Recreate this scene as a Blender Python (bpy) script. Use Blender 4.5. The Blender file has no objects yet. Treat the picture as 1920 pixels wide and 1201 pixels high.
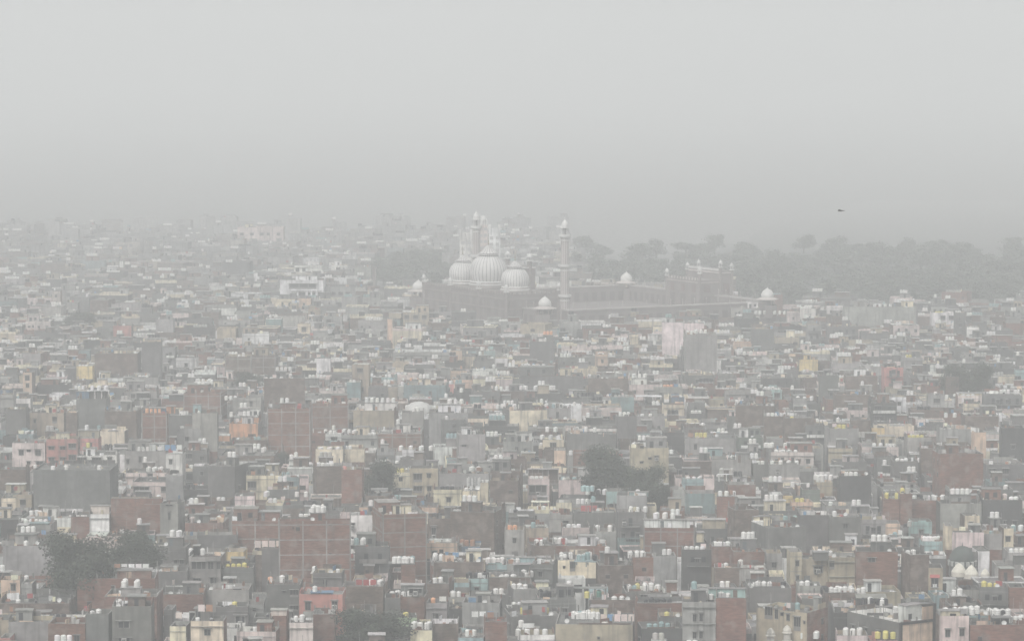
import bpy, math, random
from mathutils import Vector
R = math.radians
rng = random.Random(11)
sc = bpy.context.scene

# ------------------------------------------------------------------ camera
F = 6235.0                 # focal length in pixels of the 1920 wide photograph
CH = 124.0                 # camera height
VH = 100.0                 # row of the horizon
PITCH = math.atan((600.5 - VH) / F)
cam = bpy.data.cameras.new("camera")
cam.sensor_width = 36.0
cam.lens = 36.0 * F / 1920.0
cam.clip_start = 1.0
cam.clip_end = 30000.0
camo = bpy.data.objects.new("camera", cam)
camo.location = (0, 0, CH)
camo.rotation_euler = (math.pi / 2 - PITCH, 0, 0)
sc.collection.objects.link(camo)
sc.camera = camo

# ------------------------------------------------------------------ sky, sun, exposure
SUN_EL, SUN_ROT = R(52), R(205)
w = bpy.data.worlds.new("World")
sc.world = w
w.use_nodes = True
nt = w.node_tree
nt.nodes.clear()
sky = nt.nodes.new("ShaderNodeTexSky")
sky.sky_type = 'NISHITA'
sky.sun_disc = False
sky.sun_elevation = SUN_EL
sky.sun_rotation = SUN_ROT
sky.air_density = 1.0
sky.dust_density = 3.0
hs = nt.nodes.new("ShaderNodeHueSaturation")
hs.inputs['Saturation'].default_value = 0.06
bg = nt.nodes.new("ShaderNodeBackground")
bg.inputs['Strength'].default_value = 0.14
wo = nt.nodes.new("ShaderNodeOutputWorld")
nt.links.new(sky.outputs[0], hs.inputs['Color'])
nt.links.new(hs.outputs[0], bg.inputs['Color'])
nt.links.new(bg.outputs[0], wo.inputs['Surface'])
sun = bpy.data.lights.new("sun", 'SUN')
sun.energy = 1.3
sun.angle = R(20)
sun.color = (1.0, 0.975, 0.94)
suno = bpy.data.objects.new("sun", sun)
sd = Vector((math.sin(SUN_ROT) * math.cos(SUN_EL), math.cos(SUN_ROT) * math.cos(SUN_EL), math.sin(SUN_EL)))
suno.rotation_euler = (-sd).to_track_quat('-Z', 'Y').to_euler()
suno.location = (0, 0, 400)
sc.collection.objects.link(suno)
sc.view_settings.view_transform = 'Standard'
sc.view_settings.look = 'None'
sc.view_settings.exposure = 0.28
sc.view_settings.gamma = 1.0
sc.cycles.max_bounces = 5
sc.cycles.diffuse_bounces = 2
sc.cycles.volume_bounces = 3
sc.cycles.use_denoising = True

# ------------------------------------------------------------------ pixel helpers (rows/columns of the photograph)
H0 = 9.0
def depth_of(v, z=H0):
    """distance at which height z shows on row v"""
    t = math.tan(math.atan((v - 600.5) / F) + PITCH)
    return (CH - z) / t
def z_at(v, Y):
    return CH - Y * math.tan(math.atan((v - 600.5) / F) + PITCH)
def x_at(u, Y, z=H0):
    dc = Y * math.cos(PITCH) + (CH - z) * math.sin(PITCH)
    return (u - 960.0) / F * dc
def proj(x, y, z):
    d = y * math.cos(PITCH) + (CH - z) * math.sin(PITCH)
    up = -y * -math.sin(PITCH) - (CH - z) * math.cos(PITCH)
    return 960 + F * x / d, 600.5 - F * up / d

# ------------------------------------------------------------------ materials
def newmat(name):
    m = bpy.data.materials.new(name)
    m.use_nodes = True
    t = m.node_tree
    b = t.nodes['Principled BSDF']
    return m, t, b
def attr(t):
    a = t.nodes.new("ShaderNodeAttribute")
    a.attribute_name = "col"
    return a.outputs['Color']
def noise(t, scale, detail=3, sc3=(1, 1, 1)):
    g = t.nodes.new("ShaderNodeNewGeometry")
    mp = t.nodes.new("ShaderNodeMapping")
    mp.inputs['Scale'].default_value = sc3
    n = t.nodes.new("ShaderNodeTexNoise")
    n.inputs['Scale'].default_value = scale
    n.inputs['Detail'].default_value = detail
    t.links.new(g.outputs['Position'], mp.inputs['Vector'])
    t.links.new(mp.outputs[0], n.inputs['Vector'])
    return n.outputs['Fac']
def remap(t, x, a, b, c, d):
    m = t.nodes.new("ShaderNodeMapRange")
    m.inputs[1].default_value, m.inputs[2].default_value = a, b
    m.inputs[3].default_value, m.inputs[4].default_value = c, d
    t.links.new(x, m.inputs[0])
    return m.outputs[0]
def mix(t, fac, a, b, mode='MIX'):
    m = t.nodes.new("ShaderNodeMix")
    m.data_type = 'RGBA'
    m.blend_type = mode
    for sock, v in ((m.inputs[0], fac), (m.inputs[6], a), (m.inputs[7], b)):
        if hasattr(v, 'links'):
            t.links.new(v, sock)
        else:
            sock.default_value = v if isinstance(v, (int, float)) else (*v, 1)
    return m.outputs[2]
def mul(t, col, fac):
    m = t.nodes.new("ShaderNodeVectorMath")
    m.operation = 'SCALE'
    t.links.new(col, m.inputs[0])
    t.links.new(fac, m.inputs['Scale'])
    return m.outputs[0]

# weathered plaster, cement and paint: streaks run down the wall, blotches of damp
m_plaster, t, b = newmat("weathered_plaster")
c = attr(t)
c = mul(t, c, remap(t, noise(t, 0.16, 3), .32, .68, .74, 1.22))
c = mul(t, c, remap(t, noise(t, 0.7, 5), .28, .72, .78, 1.18))
streak = remap(t, noise(t, 1.1, 4, (1, 1, .09)), .50, .70, 0, .62)
c = mix(t, streak, c, (.10, .095, .088))
t.links.new(c, b.inputs['Base Color'])
b.inputs['Roughness'].default_value = .9
# brick: courses and patches
m_brick, t, b = newmat("brickwork")
c = attr(t)
c = mul(t, c, remap(t, noise(t, 1.0, 3, (.7, .7, 3.2)), .3, .7, .66, 1.28))
c = mul(t, c, remap(t, noise(t, .2, 3), .32, .68, .70, 1.2))
c = mix(t, remap(t, noise(t, .45, 4), .50, .66, 0, .65), c, (.27, .225, .195))
c = mix(t, remap(t, noise(t, 1.3, 4, (1, 1, .10)), .56, .75, 0, .5), c, (.09, .08, .075))
t.links.new(c, b.inputs['Base Color'])
b.inputs['Roughness'].default_value = .92
# roof terrace: mottled cement
m_roof, t, b = newmat("terrace_cement")
c = attr(t)
c = mul(t, c, remap(t, noise(t, .25, 5), .32, .68, .55, 1.25))
c = mul(t, c, remap(t, noise(t, 1.7, 3), .3, .7, .8, 1.15))
t.links.new(c, b.inputs['Base Color'])
b.inputs['Roughness'].default_value = .95
m_plastic, t, b = newmat("moulded_plastic")
t.links.new(mul(t, attr(t), remap(t, noise(t, 1.2, 2), .3, .7, .86, 1.06)), b.inputs['Base Color'])
b.inputs['Roughness'].default_value = .45
m_glass, t, b = newmat("dark_window_glass")
t.links.new(attr(t), b.inputs['Base Color'])
b.inputs['Roughness'].default_value = .25
m_metal, t, b = newmat("painted_metal")
t.links.new(mul(t, attr(t), remap(t, noise(t, 2.0, 3), .3, .7, .8, 1.1)), b.inputs['Base Color'])
b.inputs['Roughness'].default_value = .6
m_leaf, t, b = newmat("foliage")
t.links.new(mul(t, attr(t), remap(t, noise(t, .35, 3), .3, .7, .55, 1.5)), b.inputs['Base Color'])
b.inputs['Roughness'].default_value = .8
m_bark, t, b = newmat("bark")
t.links.new(mul(t, attr(t), remap(t, noise(t, 2, 3), .3, .7, .6, 1.3)), b.inputs['Base Color'])
b.inputs['Roughness'].default_value = .95
m_cloth, t, b = newmat("cloth")
t.links.new(mul(t, attr(t), remap(t, noise(t, 1.5, 3), .3, .7, .85, 1.1)), b.inputs['Base Color'])
b.inputs['Roughness'].default_value = .95
m_stone, t, b = newmat("marble_and_sandstone")
t.links.new(mul(t, attr(t), remap(t, noise(t, .25, 4), .3, .7, .82, 1.1)), b.inputs['Base Color'])
b.inputs['Roughness'].default_value = .8
MATS = [m_plaster, m_brick, m_roof, m_plastic, m_glass, m_metal, m_leaf, m_bark, m_cloth, m_stone]
PLA, BRI, ROO, PLS, GLA, MET, LEA, BAR, CLO, STO = range(10)

# ------------------------------------------------------------------ mesh builder
class MB:
    def __init__(s):
        s.v, s.f, s.m, s.c = [], [], [], []
        s.xf = None
    def add(s, pts, faces, mat, col):
        n = len(s.v)
        if s.xf:
            cx, cy, co, si = s.xf
            pts = [(cx + x * co - y * si, cy + x * si + y * co, z) for x, y, z in pts]
        s.v += pts
        for f in faces:
            s.f.append(tuple(n + i for i in f))
            s.m.append(mat)
            s.c.append(col)
    def quad(s, a, b, c, d, mat, col):
        s.add([a, b, c, d], [(0, 1, 2, 3)], mat, col)
    def box(s, x0, x1, y0, y1, z0, z1, mat, col, skip=''):
        p = [(x0, y0, z0), (x1, y0, z0), (x1, y1, z0), (x0, y1, z0), (x0, y0, z1), (x1, y0, z1), (x1, y1, z1), (x0, y1, z1)]
        fs = {'f': (0, 1, 5, 4), 'r': (1, 2, 6, 5), 'b': (2, 3, 7, 6), 'l': (3, 0, 4, 7), 't': (4, 5, 6, 7), 'd': (3, 2, 1, 0)}
        s.add(p, [q for k, q in fs.items() if k not in skip], mat, col)
    def bar(s, a, b, r, mat, col, n=4):
        a, b = Vector(a), Vector(b)
        d = (b - a).normalized()
        u = d.cross(Vector((0, 0, 1)))
        if u.length < .01:
            u = Vector((1, 0, 0))
        u.normalize()
        w_ = d.cross(u)
        ps = []
        for e in (a, b):
            for k in range(n):
                an = 2 * math.pi * (k + .5) / n
                ps.append(tuple(e + (u * math.cos(an) + w_ * math.sin(an)) * r))
        fs = [(k, (k + 1) % n, n + (k + 1) % n, n + k) for k in range(n)]
        fs += [tuple(range(n - 1, -1, -1)), tuple(range(n, 2 * n))]
        s.add(ps, fs, mat, col)
    def lathe(s, prof, n, mat, colf, cx=0, cy=0, z=0, ph=0):
        """prof: [(r,z)...]; colf: colour or function(ring, segment)"""
        ps = []
        for r, zz in prof:
            for k in range(n):
                an = 2 * math.pi * k / n + ph
                ps.append((cx + r * math.cos(an), cy + r * math.sin(an), z + zz))
        base = len(s.v)
        s.add(ps, [], mat, None)
        for i in range(len(prof) - 1):
            for k in range(n):
                s.f.append((base + i * n + k, base + i * n + (k + 1) % n, base + (i + 1) * n + (k + 1) % n, base + (i + 1) * n + k))
                s.m.append(mat)
                s.c.append(colf(i, k) if callable(colf) else colf)
    def mesh(s, name):
        me = bpy.data.meshes.new(name)
        me.from_pydata(s.v, [], s.f)
        used = sorted(set(s.m))
        for u in used:
            me.materials.append(MATS[u])
        ix = {u: i for i, u in enumerate(used)}
        me.polygons.foreach_set('material_index', [ix[q] for q in s.m])
        at = me.attributes.new('col', 'FLOAT_COLOR', 'FACE')
        flat = []
        for q, mi in zip(s.c, s.m):
            k = 1.0
            if mi <= ROO:      # sooty masonry: greys and bricks far darker than fresh paint
                k = min(1.0, 1.04 * max(.02, .3 * q[0] + .6 * q[1] + .1 * q[2]) ** .42)
            flat += (q[0] * k, q[1] * k, q[2] * k, 1.0)
        at.data.foreach_set('color', flat)
        me.update()
        return me
    def obj(s, name, parent=None, loc=(0, 0, 0)):
        return put(name, s.mesh(name), parent, loc)
def put(name, me, parent=None, loc=(0, 0, 0), rz=0):
    o = bpy.data.objects.new(name, me)
    sc.collection.objects.link(o)
    o.location = loc
    o.rotation_euler = (0, 0, rz)
    if parent:
        o.parent = parent
    return o
def tag(o, label=None, cat=None, group=None, kind=None):
    for k, v in (('label', label), ('category', cat), ('group', group), ('kind', kind)):
        if v:
            o[k] = v
    return o
def smooth(o):
    o.data.polygons.foreach_set('use_smooth', [True] * len(o.data.polygons))

COL = dict(w2=(.88, .87, .85), p2=(.85, .71, .69), br=(.36, .175, .128), bg=(.25, .178, .142), ce=(.262, .256, .243), cd=(.15, .146, .14), cl=(.43, .42, .395),
           wh=(.80, .79, .76), cr=(.82, .72, .54), ye=(.82, .63, .32), pk=(.74, .63, .59), sa=(.68, .31, .27),
           oran=(.78, .40, .22), bl=(.14, .27, .42), te=(.41, .57, .56), gn=(.56, .72, .48), pe=(.76, .56, .42),
           be=(.54, .46, .34), c2=(.84, .74, .57), rd=(.40, .09, .09), tl=(.28, .40, .40), dk=(.03, .03, .035), bn=(.36, .19, .12),
           gg=(.24, .28, .23), yl=(.70, .62, .20), gr=(.08, .22, .17))
NAME = dict(w2='white', p2='pink', c2='cream', br='red brick', bg='brown brick', ce='grey', cd='dark grey', cl='pale grey', wh='white', cr='cream',
            ye='yellow', pk='pale pink', sa='salmon', oran='orange', bl='blue', te='turquoise', gn='pale green', pe='peach',
            be='beige', gg='greenish', tl='bluish', dk='black', bn='brown', yl='yellow', gr='green', rd='red')
def vary(c, a=.12):
    k = 1 + rng.uniform(-a, a)
    return tuple(min(.85, max(.01, x * k * (1 + rng.uniform(-.03, .03)))) for x in c)

HAZE_D, HAZE_COL = 0.00058, (.966, .984, .983, 1)

SPEC = """
@A 0 900 3
B 0 100 100 160 cr
B 90 185 80 165 be
B 105 440 212 262 wh 0w n=white terrace|long low white house with its terrace crowded with tanks
T 120 330 200 9 wh
T 390 435 205 3 wh
B 95 292 250 310 cl
S 160 270 250 290 tl
B 398 510 205 300 br
B 500 614 190 300 wh
H 510 615 140 190 pk
T 410 435 155 1 wh
B 622 910 102 285 br 0w n=wide brick wall|wide blank red brick house wall left of the light plastered house
B 808 905 135 285 br 0w
B 898 1024 132 305 cl y=-8
W 945 960 178 225
W 930 975 135 145
B 858 1056 375 500 ce
W 895 918 445 470
W 978 998 445 475
W 1010 1036 445 470
H 938 1030 318 378 ce
T 950 1015 318 4 wh
B 1040 1266 240 310 br
T 1062 1165 240 4 pk
T 1208 1252 232 2 wh
B 1100 1335 308 410 ce 0w
B 1298 1572 228 390 br g
H 1435 1572 175 228 br
B 1562 1972 228 570 br g n=big brick block|big bare red brick building with a pale concrete grid
W 1645 1655 262 272
W 1665 1688 262 285
W 1850 1866 250 258
W 1850 1866 335 343
W 1850 1866 412 420
H 1745 1830 182 228 br
T 1745 1828 182 6 wh
B 1060 1252 432 595 cl 0w n=balcony house|pale house with a recessed balcony and turquoise doors
W 1075 1160 455 515 d
W 1168 1204 455 500
W 1218 1240 455 500
W 1085 1130 548 585 d
W 1180 1220 545 580
H 1088 1120 365 420 dk
T 1060 1075 405 1 wh
T 1125 1142 395 1 wh
B 1242 1380 402 500 ye 0w n=yellow house|bright yellow house at the left with one small dark window
W 1270 1292 455 482
W 1340 1352 434 446
B 1250 1425 490 590 ce
W 1275 1305 540 570
B 1472 1612 380 550 ce 0w
L 1430 1590 350 395 pk
B 1605 1695 432 560 tl
B 0 345 368 530 cl 0w
T 135 155 570 1 wh
B 418 870 552 730 br d=12
W 625 648 592 632
W 490 515 680 715
T 488 508 540 1 wh
T 806 830 520 1 wh
L 640 840 468 494 wh
H 660 850 505 552 br
B 860 1052 512 625 ce 0w
H 905 1000 488 515 pe
T 862 890 630 2 wh
B 585 886 655 850 br
H 680 790 602 655 cl
T 682 782 602 4 wh
B 886 1142 640 760 br 0w
B 1150 1400 615 730 cl 0w
H 1312 1356 605 650 dk
B 1205 1395 710 810 ce
W 1320 1380 760 815
B 0 390 690 770 bg 0w
T 85 105 770 1 wh
B 0 112 560 665 pe
W 60 90 580 620
T 135 155 570 1 wh
B 120 182 580 690 cl
B 40 285 795 930 cl 0w
B 268 490 805 950 br 0w
W 415 450 868 905
T 388 436 750 2 yl
B 480 622 750 950 ce 0w
B 625 850 708 960 ce n=grey tower house|grey cement tower house with open window holes and four white tanks
W 662 732 790 830
W 662 735 882 910
T 645 748 706 4 wh
D 845 735
B 954 1058 820 950 cr
H 1065 1100 740 800 dk
B 1072 1260 790 960 cr n=pale yellow house|pale yellow house at the bottom edge with one large white tank
T 1093 1127 816 1 wh
L 1112 1200 697 748 rd
L 985 1068 756 778 pk
B 920 975 725 820 ce
B 1388 1482 695 790 cl
W 1420 1440 715 735
B 1500 1690 585 770 ce
W 1588 1610 618 632
W 1630 1680 612 655 d
W 1630 1680 700 735 d
T 1508 1530 580 1 oran
T 1575 1600 548 1 wh
B 1682 1935 640 860 sa 0w n=salmon house|salmon pink house with two dark windows near the bottom
W 1715 1750 682 732
W 1865 1900 675 722
W 1880 1900 765 810
S 1750 1870 702 750 bl
T 1755 1780 705 1 wh
B 1755 1882 752 905 br 0w
H 1525 1612 735 760 pk
B 1520 1612 745 850 br 0w
B 1330 1560 850 940 pk
T 1425 1450 862 1 wh
T 1520 1545 850 1 bn
B 1760 1930 520 650 ce
T 1880 1915 500 1 wh
B 1425 1530 770 860 ce
B 1620 1760 800 950 pk
B 0 60 885 960 sa
@B 640 900 3
B 44 174 196 420 wh 0w n=blank white wall|plain white house wall between two bare brick blocks
W 48 70 240 272
W 48 62 318 345
B 160 480 192 480 br g y=12 n=brick grid tower|tall red brick house with pale concrete columns
H 290 398 138 192 cr
T 232 390 132 14 wh
B 100 545 152 200 pe 0w
B 518 680 52 170 cr
B 580 676 45 72 bl 0w
B 676 780 60 170 cr 0w
B 778 832 12 140 cr 0w
B 834 1000 2 170 bg
B 768 876 142 200 cr n=cream roof cabin|small cream cabin with two doorways beside the mast
W 785 800 155 195 d
W 845 865 155 195 d
B 480 722 215 345 bg 0w
W 505 535 260 325
B 612 925 182 390 bg y=-14 0w
B 1208 1302 125 205 cr 0w n=cream slab wall|bright cream house wall with dark shed to its left
S 1070 1166 168 212 cr
B 940 1090 182 250 ce
S 990 1080 190 240 cd
B 1030 1166 268 380 be 0w
B 918 1030 278 420 cl
B 1170 1300 192 280 cl
W 1245 1280 225 240
B 1238 1396 265 355 pk
W 1325 1380 300 345 d
B 1300 1552 182 300 ce 0w
L 1345 1440 152 182 rd
B 1488 1632 62 140 te 0w n=turquoise house|turquoise walled house in the middle beside the dark tree
T 1370 1400 115 2 wh
T 1430 1490 115 4 wh
B 1548 1726 85 200 cl 0w
H 1620 1726 68 90 te
B 1548 1702 178 330 ce
T 1610 1716 178 5 wh
B 1700 1995 268 420 br g n=white topped house|brick house with white upper storey and a row of tanks
H 1702 1960 218 268 wh
T 1755 1880 214 6 wh
B 1420 1545 288 410 cl 0w
T 1420 1522 288 4 wh
B 1045 1205 368 470 bg y=14
B 1190 1495 368 450 br
T 1186 1270 340 6 wh
T 1345 1445 348 5 wh
B 1198 1432 448 540 cr n=cream yellow house|cream yellow house with a brown door and two tank groups
W 1285 1315 455 510 d
W 1245 1260 480 495
T 1222 1298 440 5 wh
T 1322 1408 436 6 wh
B 478 652 352 430 pe
B 648 786 372 420 bl 0w n=blue shed house|small house with a bright blue front wall
T 588 645 368 4 wh
T 660 748 355 5 bn
W 508 535 362 415 d
B 75 268 372 530 ce
T 8 132 436 7 wh
S 10 132 436 500 ce
T 82 190 365 6 cl
B 330 416 475 620 br
T 283 410 472 10 wh
S 270 410 472 530 ce
B 5 240 595 790 bg 0w
L 80 200 575 598 rd
T 150 230 540 4 wh
B 512 800 460 570 bg 0w
T 508 572 450 4 wh
T 620 648 432 1 wh
B 808 932 475 530 te
T 808 918 466 9 wh
B 925 1125 470 530 cl 0w
H 925 1125 430 470 te
B 1065 1220 472 600 ce y=-10
S 1312 1446 518 565 tl
T 1318 1442 516 7 tl
B 1440 1642 478 640 bg
B 1525 1640 475 610 cl
B 1640 1755 432 540 br
T 1608 1710 422 6 wh
B 628 726 575 630 te
B 716 825 552 610 te
T 700 825 548 6 dk
T 762 782 548 1 wh
B 832 1062 545 630 bg 0w
T 1008 1078 540 5 wh
T 885 980 612 5 wh
B 480 632 582 700 bg y=-8
B 250 482 655 760 br 0w
H 335 462 585 655 ce
W 380 455 605 645 d
B 680 905 688 800 cl 0w
B 935 1105 612 735 cl y=10
B 1095 1320 668 780 ce
T 1100 1175 660 5 dk
S 1250 1492 605 660 ce
T 1254 1302 594 2 wh
T 1368 1392 590 1 yl
T 1418 1475 588 2 gr
B 1390 1500 600 660 te
B 1408 1662 672 790 bg 0w
T 1522 1592 648 2 wh
L 1465 1490 690 722 pk
B 1588 1832 632 780 ce n=tank terrace house|house with a raised slab of many white and yellow tanks
T 1600 1795 618 11 wh
T 1590 1672 560 4 yl
W 1680 1735 640 665 d
B 1660 1762 675 800 br 0w
B 1008 1128 712 800 pe n=peach tower|small peach tower with four grey blue tanks on top
T 1028 1115 708 4 tl
W 1086 1098 726 738
B 915 1255 765 870 ce 0w y=8
B 1205 1665 812 960 be 0w n=ochre wall house|long stained ochre wall at the bottom edge with tanks and washing
T 1290 1455 778 16 wh
L 1455 1650 765 802 pk
W 1440 1455 880 895
B 1000 1200 868 960 wh
T 978 1165 856 4 wh
T 1028 1066 832 1 wh
B 655 812 885 960 te 0w
B 800 932 795 960 br
B 305 425 772 830 gn 0w n=pale green cabin|pale green roof cabin behind the tree at the bottom edge
T 348 382 752 1 yl
B 388 514 842 930 cr
T 388 502 836 5 wh
B 1660 1930 690 840 br 0w
B 1675 1930 832 960 cd 0w
B 1785 1935 768 880 ce
B 30 190 752 850 wh 0w
B 478 602 690 800 cl
T 505 530 650 1 oran
B 600 722 655 730 cl
B 505 660 805 900 bg
L 730 860 735 775 wh
B 240 330 660 800 ce
@C 1280 900 3
B 0 106 18 60 te
B 15 188 74 180 tl 0w
B 240 412 22 95 bg 0w
B 192 302 92 230 br 0w
T 196 298 90 3 wh
B 488 562 82 150 cl
B 560 620 85 150 ye
B 605 735 122 160 pe
B 672 772 52 130 gg
B 885 1062 -25 130 cd 0w
B 1128 1228 105 260 br 0w n=yellow tank house|red brick house carrying bright yellow water tanks
T 1132 1218 104 4 yl
B 1222 1292 75 260 br 0w
T 1224 1282 74 2 yl
B 1288 1452 112 245 br 0w
S 1292 1392 75 112 ce
T 1292 1472 58 9 wh
B 1448 1682 130 270 cl 0w
B 1500 1700 72 130 cd
B 1578 1672 198 290 cr
B 1690 1920 110 270 cd
T 1798 1832 58 2 pk
T 1838 1888 182 4 wh
B 264 430 168 360 bg 0w y=10
B 405 702 268 420 ce 0w y=16 n=big grey cube|big plain grey cement block right of the centre
H 408 500 202 258 cr
T 385 460 196 7 wh
B 658 832 195 360 ce 0w
B 822 1002 205 365 ce
B 998 1148 220 320 cl
B 1142 1226 242 320 pe
T 1265 1288 285 1 wh
B 0 78 268 400 br g
H 0 78 222 268 wh
B 160 284 372 500 br
T 166 268 358 8 wh
B 278 462 402 540 br 0w
T 328 408 326 6 wh
H 325 415 328 395 ce
B 0 168 388 490 cd
B 1288 1402 232 300 te
B 1345 1462 342 400 te
T 1345 1450 336 10 wh
B 1478 1522 256 380 cr
B 1518 1705 292 385 pk 0w
B 1695 1800 300 380 cl
B 1800 1862 270 385 cr
T 1848 1915 390 5 wh
B 978 1222 402 620 br 0w n=blank brick wall|large blank red brick wall with faded pink plaster below
W 1040 1085 435 460
B 818 985 432 590 be
W 822 850 450 500 d
H 740 820 402 450 ce
T 758 842 412 7 wh
B 668 822 442 580 be
W 735 790 480 520
W 740 760 500 530
B 598 672 402 610 be
B 470 560 410 520 cl
B 318 472 500 580 cl 0w
B 180 335 492 580 bg 0w
B 1250 1390 420 640 bg 0w y=10
B 1384 1472 492 640 be 0w n=red awning tower|narrow pale tower with a red awning over its window
W 1395 1440 535 600 r
B 798 982 632 760 bg
T 818 955 636 9 wh
T 776 818 618 4 dk
T 900 1035 590 4 wh
B 648 782 592 660 cl
B 368 612 605 760 ce 0w
B 428 835 745 960 be y=-33 s=br d=8.5 n=angled corner house|beige corner house with a dark brick side wall
W 472 515 728 800 d
W 525 545 738 798
W 588 608 760 800
W 628 665 768 850 d
W 680 690 790 808
W 556 574 755 775
H 735 778 655 725 cl
B 0 192 684 960 cl n=two window house|pale grey house with paired narrow windows at the bottom
W 55 78 748 795
W 92 114 745 795
W 55 78 850 890
W 92 114 845 890
B 188 370 662 960 br 0w
H 145 352 605 662 te
T 48 180 598 8 wh
T 196 268 555 4 wh
B 965 1440 800 960 pe y=33 s=ce 0w d=16 n=peach trimmed house|peach house with dark trim and a wide white walled roof
X
H 1252 1392 702 790 wh
T 1338 1420 720 5 wh
T 1395 1420 722 1 gr
T 1430 1462 692 2 wh
B 1440 1612 762 960 pk
W 1475 1505 835 880
W 1555 1585 830 875
H 1450 1580 735 765 cr
T 1465 1520 665 4 wh
T 1510 1672 704 10 wh
B 1500 1690 705 800 ce
B 1608 1930 812 960 br
T 1768 1920 752 10 wh
S 1745 1850 770 830 ce
B 1605 1760 760 820 tl
T 1672 1845 588 11 wh
B 1672 1842 600 710 ce
B 1838 1930 602 720 br 0w
B 868 1050 872 960 pk
T 900 1008 864 5 wh
T 660 765 898 4 wh
T 1080 1200 895 6 yl
B 1050 1210 900 960 sa
B 852 1180 745 880 cd
T 1040 1135 702 4 wh
T 1000 1160 700 4 dk
S 1010 1180 705 750 ce
B 835 970 700 800 ce
T 1570 1625 600 4 dk
B 1560 1680 615 700 cl
@D 0 640 3
B 185 628 722 960 ce 0w n=big grey wall|very wide blank grey cement wall at the left
T 284 304 728 1 wh
T 355 376 726 1 wh
T 545 570 726 1 wh
B 68 256 570 710 pk 0w n=pale pink house|pale pink house with square dark windows at the far left
W 105 135 608 640
W 150 175 606 620
W 198 232 608 642
W 150 172 672 690
W 200 248 672 692
B 255 436 548 710 sa 0w n=coral house|coral pink house with two rows of shaded windows
W 272 308 588 608
W 336 370 588 608
W 272 308 650 672
W 336 370 650 672
W 385 428 572 608 d
W 385 428 636 676 d
H 316 390 512 548 cr
B 432 556 545 620 sa
H 440 556 498 548 be
T 466 505 488 2 wh
B 424 655 642 720 wh 0w n=open white house|low white house with three wide dark openings
W 434 488 650 700 d
W 516 570 650 700 d
W 602 630 650 685
B 556 706 505 575 cr 0w
H 610 658 522 560 cr
B 90 190 520 575 tl
T 100 196 512 6 wh
B 428 602 322 500 ce 0w
H 430 500 278 322 bl
S 492 612 275 322 wh
T 500 605 272 6 wh
B 588 772 392 550 bg 0w
B 790 938 402 630 br g
H 840 935 372 402 bl
H 936 985 362 405 oran
B 936 1088 415 560 ce 0w
B 1080 1224 402 610 cl 0w
H 1085 1132 352 404 te
B 1030 1258 292 420 br g
B 1288 1462 462 540 oran 0w n=orange house|bright orange house with a flat terrace wall
B 1224 1292 530 570 oran 0w
B 1494 1744 378 650 br g n=tall brick tower|tall red brick tower with five pale concrete columns
H 1574 1660 345 378 br
T 1574 1658 345 5 wh
B 1738 1960 350 520 br g
T 1788 1892 336 7 wh
B 1308 1468 315 420 cl
W 1405 1422 335 365
T 1264 1335 372 3 wh
B 1472 1714 208 390 bg 0w
T 1488 1535 292 2 wh
T 1550 1640 175 5 wh
T 1570 1650 342 4 wh
B 1780 1858 95 190 wh 0w n=small white house|small bright white house left of the centre
B 1264 1412 85 205 bg g
B 1412 1558 78 205 bg g
T 1340 1400 170 1 wh
B 788 906 2 200 ce 0w
B 528 772 68 205 bg
B 988 1108 92 150 wh
B 902 988 35 150 cl
B 128 184 175 305 pe 0w
W 140 168 190 220
W 145 165 235 260
B 430 520 138 215 ye 0w n=orange yellow cabin|small orange yellow house far left among grey ones
B 90 240 68 130 cl
B 355 422 2 60 cl
B 145 372 402 520 be
T 148 375 398 9 cl
B 545 692 205 250 wh
B 690 892 202 250 cl 0w
B 690 880 280 330 cl
B 1090 1190 225 262 wh
T 1100 1185 235 5 wh
B 995 1132 490 610 cl 0w
W 1040 1062 535 560
B 932 1032 632 760 wh 0w n=white box house|narrow white house with one window above the pink balcony
W 950 970 662 690
L 925 1025 580 630 bl
B 700 935 615 730 cl
W 710 728 660 690
W 780 798 645 680
B 706 935 738 800 pk
T 820 910 728 6 wh
W 830 858 740 770
B 744 990 790 905 pk n=pink balcony house|pale pink house with open balconies left of the grey wall
W 750 840 815 860 d
W 905 970 815 850 d
T 625 690 830 2 wh
B 928 1030 755 910 cl 0w
B 1164 1388 702 890 ce 0w y=-18
B 1384 1572 752 880 cr
W 1392 1442 785 835 d
T 1358 1415 695 4 wh
H 1385 1475 700 752 cd
B 1030 1166 612 710 ce
B 1082 1168 700 800 ce
W 1125 1145 730 752
B 1235 1548 642 710 bg 0w
T 1415 1490 620 4 wh
B 1775 1930 605 690 cr 0w
T 1790 1910 700 6 wh
B 1830 1925 520 575 wh
B 1752 1930 702 870 bg y=10
B 1584 1682 762 830 tl
B 1500 1672 832 900 ce 0w
B 1318 1432 868 940 pk
T 1660 1735 830 2 wh
T 1470 1520 828 2 wh
B 0 150 720 860 bg
B 0 56 272 330 bl
B 55 170 320 400 wh
B 1335 1505 555 660 bg 0w
B 1225 1330 600 650 ce
B 0 75 300 420 cl
B 365 432 400 540 bg
B 30 150 380 540 ce 0w
B 1310 1460 420 470 cl
T 660 770 345 5 wh
T 1050 1160 240 5 wh
B 905 1050 270 310 wh
B 1660 1700 150 210 bg
T 1150 1220 125 3 wh
T 1550 1640 600 4 wh
B 650 720 440 520 ce
@E 640 640 3
B 66 312 388 520 be 0w n=ochre block|ochre yellow stained house wall beside the netted canopy
H 130 312 342 388 wh
T 130 305 328 6 wh
B 340 462 400 520 cl 0w
H 388 450 490 515 pk
T 398 440 486 3 wh
B 488 712 402 580 cl 0w n=stained white house|tall pale stained house with a white roof cabin
W 560 580 435 445
W 590 605 410 470 d
H 545 672 352 405 wh
T 595 685 350 5 wh
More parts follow.
